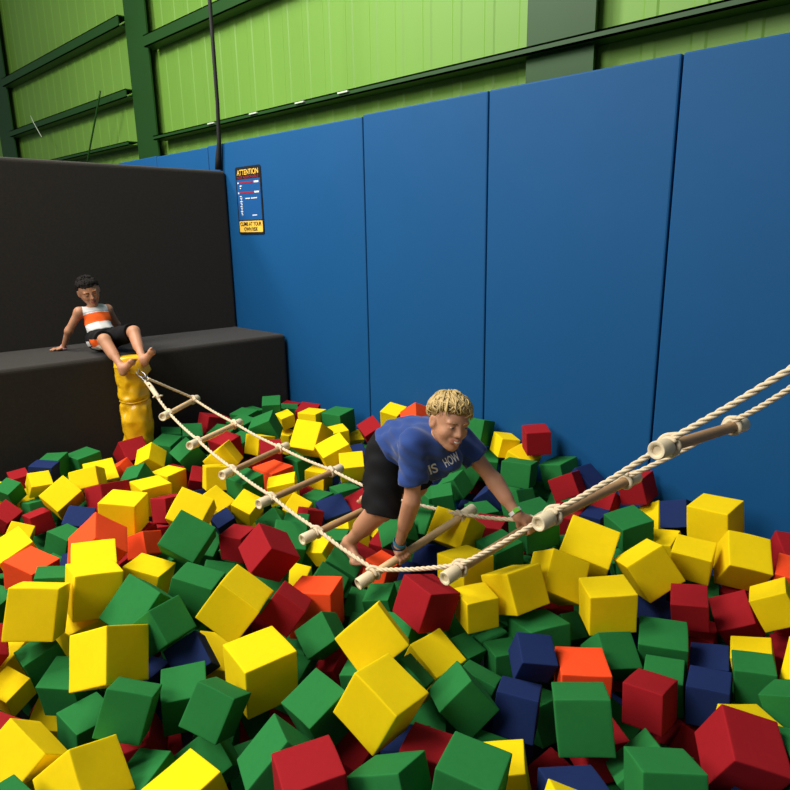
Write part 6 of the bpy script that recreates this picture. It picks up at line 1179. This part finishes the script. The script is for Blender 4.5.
tee, vt, ft = skin_obj('t_shirt', s, TEE, B1, 1)
# black shorts
s = SDF((-2.14, 1.60, -1.32), (-1.66, 2.16, -0.76), 0.0042)
wst = (A_(-1.87, 1.89, -0.90), nrm((1, -0.06, 0.42)))
s.ell(j['pel'], ax, (0.108, 0.108, 0.097), 0.03, cut=[wst])
for a, t, ra, rb in (('r', 0.97, 0.080, 0.084), ('l', 1.12, 0.082, 0.074)):
    d = j[a+'kn'] - j[a+'hp']; e = j[a+'hp'] + d*t
    s.cone(j[a+'hp'] - d*0.06, e + d*0.3, ra, rb, 0.03, cut=[(e + (A_(0.01,0,-0.022) if a == 'r' else 0), nrm(d + (A_(-0.06, 0, -0.05) if a == 'r' else 0)))])
s.warp(lambda X, Y, Z: 0.003*np.sin(50*X - 30*Z + 8*np.sin(9*Y)) + 0.002*np.sin(90*Y + 50*Z))
skin_obj('shorts', s, SHORT, B1, 1)
# wristbands
dr = nrm(j['rwr'] - j['rel']); dl = nrm(j['lwr'] - j['lel'])
band('wristband', j['rwr'] - dr*0.022, dr, 0.0255, 0.016, TEAL, B1, 0.22)['label'] = 'teal wristband'
band('wristband', j['rwr'] - dr*0.002, dr, 0.0265, 0.012, NAVYB, B1, -0.1)['label'] = 'dark navy wristband'
band('wristband', j['lwr'] - dl*0.012, dl, 0.0245, 0.015, WBAND, B1, 0.1)['label'] = 'white entry wristband'
b = MB(); a = Vector(dl); q0 = Vector(j['lwr'] - dl*0.012); side_ = a.cross(Vector((0, 0, 1))).normalized(); n_ = side_.cross(a)
b.obox(q0 + (side_*0.55 + n_*0.83).normalized()*0.0265 , (a, (side_*0.83 - n_*0.55).normalized(), (side_*0.55 + n_*0.83).normalized()), (0.0085, 0.012, 0.003))
tg = b.make('wristband_tab', LIME, B1); tg['label'] = 'lime green wristband tab'
# tousled blond hair: an under-cap and many tapered locks falling from the crown
def hair_cap(fr, sc, thick, front, back, sides, name, m, parent, h=0.004):
    c, F, Lf, U = fr
    s = SDF(c - 0.15*sc, c + 0.16*sc, h)
    ax = np.array([F, Lf, U])
    s.ell(hp(fr, -0.014, 0, 0.033, sc), ax, np.array((0.094 + thick, 0.077 + thick, 0.077 + thick))*sc, 0.0)
    sl, (X, Y, Z) = s.region(s.lo, s.lo + s.h*s.n, 0)
    q = [((X - c[0])*a_[0] + (Y - c[1])*a_[1] + (Z - c[2])*a_[2]) / sc for a_ in ax]
    # hairline: low at the nape, above the ear at the sides, across the forehead in front
    line_ = np.where(q[0] > 0.02, front - 0.0 * q[0], np.where(q[0] > -0.035, sides + (q[0] + 0.035)/0.055*(front - sides)*np.clip((q[0]+0.01)/0.03, 0, 1), back + np.clip((q[0] + 0.10)/0.065, 0, 1)*(sides - back)))
    s.D = np.maximum(s.D, ((line_ - q[2]) * sc).astype(np.float32))
    s.D += (0.0018*np.sin(X*190 + 40*Z)*np.sin(Y*170 + Z*130)).astype(np.float32)
    return skin_obj(name, s, m, parent, 1)
hc, _, _ = hair_cap(fr1, hs1, 0.005, 0.056, -0.060, 0.008, 'hair', ROOTS, B1)
def locks(fr, sc, seed, n, base, span, front_end, side_end, back_end, lift_, r_, zmin_front, swirl=0.35, edge=False):
    rnd = np.random.default_rng(seed); b = MB(); c0, F, Lf, U = fr
    crown = nrm(-F*0.55 + U*0.85 + Lf*0.1); e1 = nrm(np.cross(crown, F)); e2 = np.cross(crown, e1)
    for i in range(n):
        phi = rnd.uniform(0, 2*PI); td0 = e1*math.cos(phi) + e2*math.sin(phi)
        f_ = float(td0 @ F); end = (front_end if f_ > 0.35 else side_end if f_ > -0.5 else back_end) + rnd.uniform(-0.28, 0.10)
        sp_ = rnd.uniform(*span); st = (end - sp_) if (edge and i % 2) else rnd.uniform(0.0, max(0.05, end - sp_*0.6))
        t_end = min(st + sp_, end)
        if t_end - st < 0.15: continue
        sw = rnd.uniform(-swirl, swirl) + (0.35 if f_ > 0.2 else 0) * swirl; pts = []; rad = []; lf = rnd.uniform(0.3, 1)
        for q in np.linspace(0, 1, 7):
            th = st + (t_end - st)*q; ph2 = phi + sw*q*q
            d = crown*math.cos(th) + (e1*math.cos(ph2) + e2*math.sin(ph2))*math.sin(th)
            x, y, z = d @ F, d @ Lf, d @ U
            rad_ = 1.0/math.sqrt((x/base[0])**2 + (y/base[1])**2 + (z/base[2])**2)
            pts.append(hp(fr, -0.014, 0, 0.033, sc) + d*(rad_ + 0.002 + lift_*math.sin(PI*min(1, q*0.9))*lf)*sc)
            rad.append(max(0.0005, r_*sc*(1 - q)**0.6*(0.6 + 0.4*math.sin(PI*min(1, q + 0.25)))))
        P_ = np.array(pts) - c0; zz = P_ @ U / sc; xx = P_ @ F / sc; yy = np.abs(P_ @ Lf) / sc
        if ((zz < zmin_front) & (xx > 0.045)).any() or ((zz < -0.002) & (xx > -0.02)).any() or ((zz < 0.006) & (xx > -0.045) & (yy > 0.07)).any() or (zz < -0.075).any(): continue
        b.tube(pts, rad, 5)
    return b
b = locks(fr1, hs1, 5, 520, (0.097, 0.080, 0.082), (0.45, 1.0), 1.88, 1.68, 1.74, 0.014, 0.0068, 0.008, 0.9, True)
lk = b.make('hair_locks', BLOND, hc, smooth=True)
# lettering printed across the chest
from mathutils.bvhtree import BVHTree
def chest_print(txt, uv0, uv1, hgt, m, name):
    """lay letters on the shirt's surface: uv0-uv1 is the base line seen from the front, in the photo's pixels"""
    bv = BVHTree.FromPolygons([Vector(p) for p in vt], [tuple(int(i) for i in q) for q in ft])
    cu = bpy.data.curves.new(name, 'FONT'); cu.body = txt; cu.size = 1.0; cu.offset = 0.02
    o = bpy.data.objects.new(name, cu); C.objects.link(o); bpy.context.view_layer.update()
    me = bpy.data.meshes.new_from_object(o); bpy.data.objects.remove(o); bpy.data.curves.remove(cu)
    bm = bmesh.new(); bm.from_mesh(me); bmesh.ops.triangulate(bm, faces=bm.faces)
    for _ in range(2): bmesh.ops.subdivide_edges(bm, edges=[e for e in bm.edges if e.calc_length() > 0.12], cuts=1)
    bmesh.ops.triangulate(bm, faces=bm.faces); bm.to_mesh(me); bm.free()
    X = [v.co.x for v in me.vertices]; Yc = [v.co.y for v in me.vertices]; x0, x1, y0, y1 = min(X), max(X), min(Yc), max(Yc)
    u0, u1 = np.array(uv0, float), np.array(uv1, float); e = u1 - u0; pn = np.array((e[1], -e[0])); pn = pn/np.linalg.norm(pn)*hgt
    org = parent_world(B1); RR_ = np.array(CAMR); last = None; bad = 0
    for v in me.vertices:
        p = u0 + e*(v.co.x - x0)/(x1 - x0) + pn*(v.co.y - y0)/(y1 - y0)
        d = RR_ @ np.array([(p[0]-395)/655, (p[1]-395)/655, 1.0]); d /= np.linalg.norm(d)
        loc, nn, fi, di = bv.ray_cast(Vector((0, 0, 0)), Vector(d), 10)
        if loc is None: loc = last or Vector(d*2.6); nn = Vector((0, 0, 0)); bad += 1
        last = loc; v.co = V(loc + nn*0.0016) - org
    me.materials.clear(); me.materials.append(m)
    o = bpy.data.objects.new(name, me); C.objects.link(o); o.parent = tee
    return o
PRINTS = [('IS', (430.5, 474.5), (438.8, 471.5), 9.5), ('HOW', (446.5, 467.5), (460.5, 459.5), 9.5)]
for t_, a_, b_, h_ in PRINTS: chest_print(t_, a_, b_, h_, PRINT, 'shirt_lettering')

# ---- the small boy sitting on the ledge
B2 = empty('person', (-4.64, 1.80, -0.79))
tag(B2, 'small dark haired boy in a white and orange tank top sitting on the charcoal ledge', 'person', None)
k = dict(pel=A_(-4.640, 1.815, -0.700), che=A_(-4.715, 1.818, -0.560), nck=A_(-4.745, 1.812, -0.470), hed=A_(-4.715, 1.787, -0.372),
         rsh=A_(-4.735, 1.712, -0.512), rel=A_(-4.79, 1.645, -0.640), rwr=A_(-4.885, 1.628, -0.768),
         lsh=A_(-4.735, 1.908, -0.512), lel=A_(-4.83, 2.00, -0.640), lwr=A_(-4.93, 2.02, -0.768),
         rhp=A_(-4.625, 1.765, -0.705), rkn=A_(-4.385, 1.722, -0.672), ran=A_(-4.190, 1.738, -0.838),
         lhp=A_(-4.625, 1.870, -0.705), lkn=A_(-4.375, 1.922, -0.640), lan=A_(-4.175, 1.872, -0.800))
fr2 = head_frame(k['hed'], (0.92, -0.16, -0.30), (0.0, -0.24, 1.0)); hs2 = 0.86
s = SDF((-5.10, 1.50, -0.93), (-4.00, 2.10, -0.24), 0.0042)
sp2 = nrm(k['nck'] - k['pel']); la2 = A_(0, 1, 0); la2 = nrm(la2 - sp2*(la2 @ sp2)); do2 = np.cross(sp2, la2); ax2 = np.array([sp2, la2, do2])
s.ell(k['pel'] + A_(0, 0, 0.005), ax2, (0.078, 0.082, 0.070), 0.03); s.ell((k['pel'] + k['che'])/2, ax2, (0.09, 0.068, 0.055), 0.04); s.ell(k['che'], ax2, (0.088, 0.078, 0.058), 0.04)
s.cone(k['rsh'], k['lsh'], 0.031, 0.031, 0.035)
s.cone(k['nck'] - sp2*0.02, hp(fr2, -0.025, 0, -0.06, hs2), 0.032, 0.031, 0.025)
for a in 'rl':
    s.cone(k[a+'sh'], k[a+'el'], 0.031, 0.024, 0.025); s.cone(k[a+'el'], k[a+'wr'], 0.0245, 0.017, 0.02)
    s.cone(k[a+'hp'], k[a+'kn'], 0.058, 0.038, 0.03); s.cone(k[a+'kn'], k[a+'an'], 0.036, 0.022, 0.025)
    d = k[a+'an'] - k[a+'kn']; s.cone(k[a+'kn'] + d*0.2 - A_(0.008, 0, 0.008), k[a+'kn'] + d*0.5 - A_(0.008, 0, 0.008), 0.034, 0.030, 0.025)
flat_hand(s, k['rwr'], (-0.3, -0.9, -0.06), (0, 0, 1), 0.85, thumb=1)
flat_hand(s, k['lwr'], (-0.5, 0.8, -0.06), (0, 0, 1), 0.85, thumb=-1)
foot(s, k['ran'], k['ran'] + A_(0.005, -0.004, -0.030), k['ran'] + A_(0.055, 0.042, 0.040), (0.30, 0.55, 0.75), (0.86, 0.10, -0.5), 0.80, big=-1)
foot(s, k['lan'], k['lan'] + A_(0.010, 0.002, -0.026), k['lan'] + A_(0.060, 0.038, 0.050), (0.30, 0.40, 0.85), (0.90, 0.05, -0.42), 0.80, big=1)
add_head(s, fr2, hs2, smile=0.0, open_mouth=0.8)
skin_obj('body', s, [SKIN2, LIP2], B2, 1, lips_region(fr2, hs2))
eyes(fr2, hs2, B2, IRIS2, 0.5, (0.0, -0.35)); brows(fr2, hs2, B2, DARKH, 0.3)
hc2, _, _ = hair_cap(fr2, hs2, 0.005, 0.058, -0.055, 0.012, 'hair', DARKH, B2)
locks(fr2, hs2, 9, 700, (0.099, 0.082, 0.085), (0.18, 0.36), 1.62, 1.5, 1.6, 0.005, 0.0044, 0.044, 0.2, True).make('hair_locks', DARKH, hc2, smooth=True)
# white tank top with an orange chest band
s = SDF((-4.90, 1.62, -0.75), (-4.50, 2.02, -0.42), 0.004)
hem2 = (k['pel'] + sp2*0.055, -sp2)
s.ell((k['pel'] + k['che'])/2, ax2, (0.10, 0.080, 0.068), 0.03, cut=[hem2]); s.ell(k['che'], ax2, (0.094, 0.088, 0.070), 0.04)
s.ell(k['pel'] + sp2*0.05, ax2, (0.07, 0.086, 0.074), 0.03, cut=[hem2])
s.cone(k['rsh'] + A_(0, 0.022, 0), k['lsh'] - A_(0, 0.022, 0), 0.036, 0.036, 0.03)
s.ell(k['nck'] + sp2*0.03 + A_(0.015, 0, 0.01), ax2, (0.045, 0.048, 0.050), 0.01, 'sub')
for a, sg_ in (('r', -1), ('l', 1)): s.ell(k[a+'sh'] + A_(0.0, sg_*0.022, -0.016), ax2, (0.060, 0.030, 0.055), 0.008, 'sub')
s.warp(lambda X, Y, Z: 0.0025*np.sin(70*Z + 20*Y) + 0.002*np.sin(90*Y + 40*Z))
def stripe(cen):
    t = (cen - k['pel']) @ sp2
    return np.where((t > 0.108) & (t < 0.178), 1, np.where((t > 0.185) & (t < 0.192), 2, np.where(t < 0.095, 3, 0)))
tk, _, _ = skin_obj('tank_top', s, [WHITE, ORNG, GREYC, WHITE], B2, 1, stripe)
# black shorts with white and orange side panels
s = SDF((-4.78, 1.60, -0.80), (-4.28, 2.02, -0.56), 0.004)
s.ell(k['pel'] + A_(0, 0, 0.004), ax2, (0.088, 0.094, 0.080), 0.03, cut=[(k['pel'] + sp2*0.085, sp2)])
for a in 'rl':
    d = k[a+'kn'] - k[a+'hp']; e = k[a+'hp'] + d*0.90
    s.cone(k[a+'hp'], e + d*0.2, 0.070, 0.060, 0.03, cut=[(e, nrm(d + A_(0, 0, -0.03)))])
s.clip(A_(0, 0, -0.789), A_(0, 0, -1))
s.warp(lambda X, Y, Z: 0.0025*np.sin(60*X - 30*Z) + 0.002*np.sin(80*Y))
def panel(cen):
    d = nrm(k['rkn'] - k['rhp']); t = (cen - k['rhp']) @ d; q = cen - k['rhp'] - t[:, None]*d; ang = np.degrees(np.arctan2(q[:, 2], -q[:, 1]))
    on = (cen[:, 1] < 1.80) & (t > -0.02)
    dd = ang - (-5 - 210*(0.21 - t))
    r = np.zeros(len(cen), int)
    r[on & (t > 0.06) & (ang > -38) & (ang < 10) & (t > 0.10)] = 1
    r[on & (ang > -75) & (ang < -38) & (t > 0.06)] = 2
    r[on & (ang > -30) & (ang < -2) & (t > -0.01) & (t < 0.09)] = 2
    return r
skin_obj('shorts', s, [SHORT, ORNG, WHITE], B2, 1, panel)
d2 = nrm(k['rwr'] - k['rel']); band('wristband', k['rwr'] - d2*0.008, d2, 0.0205, 0.013, PINKB, B2, 0.0)['label'] = 'pale pink wristband'

# ------------------------------------------------------------------ light
def area(name, loc, target, size, power, col=(1, 0.96, 0.88), sy_=None):
    l = bpy.data.lights.new(name, 'AREA'); l.shape = 'RECTANGLE'; l.size = size; l.size_y = sy_ or size; l.energy = power; l.color = col
    o = bpy.data.objects.new(name, l); C.objects.link(o); o.location = V(loc)
    o.rotation_euler = (Vector(target) - Vector(loc)).to_track_quat('-Z', 'Y').to_euler()
    return o
area('high_bay_or_fill_light', (-4.8, 0.2, 4.2), (-3.6, 1.4, -1.3), 2.4, 370)
area('high_bay_or_fill_light', (-2.6, -3.8, 3.6), (-3.0, 2.2, -0.6), 2.8, 410)  # broad frontal fill, added to brighten the faces and walls
area('high_bay_or_fill_light', (-7.6, -1.6, 4.2), (-7.2, 3.6, 0.8), 1.2, 300)  # extra fill, added to brighten the green steel wall
w = bpy.data.worlds.new('World'); bpy.context.scene.world = w; w.use_nodes = True
w.node_tree.nodes['Background'].inputs[0].default_value = (0.80, 0.90, 1.0, 1); w.node_tree.nodes['Background'].inputs[1].default_value = 0.16
vs = bpy.context.scene.view_settings
vs.view_transform = 'Standard'; vs.look = 'None'; vs.exposure = 0.0; vs.gamma = 1.0
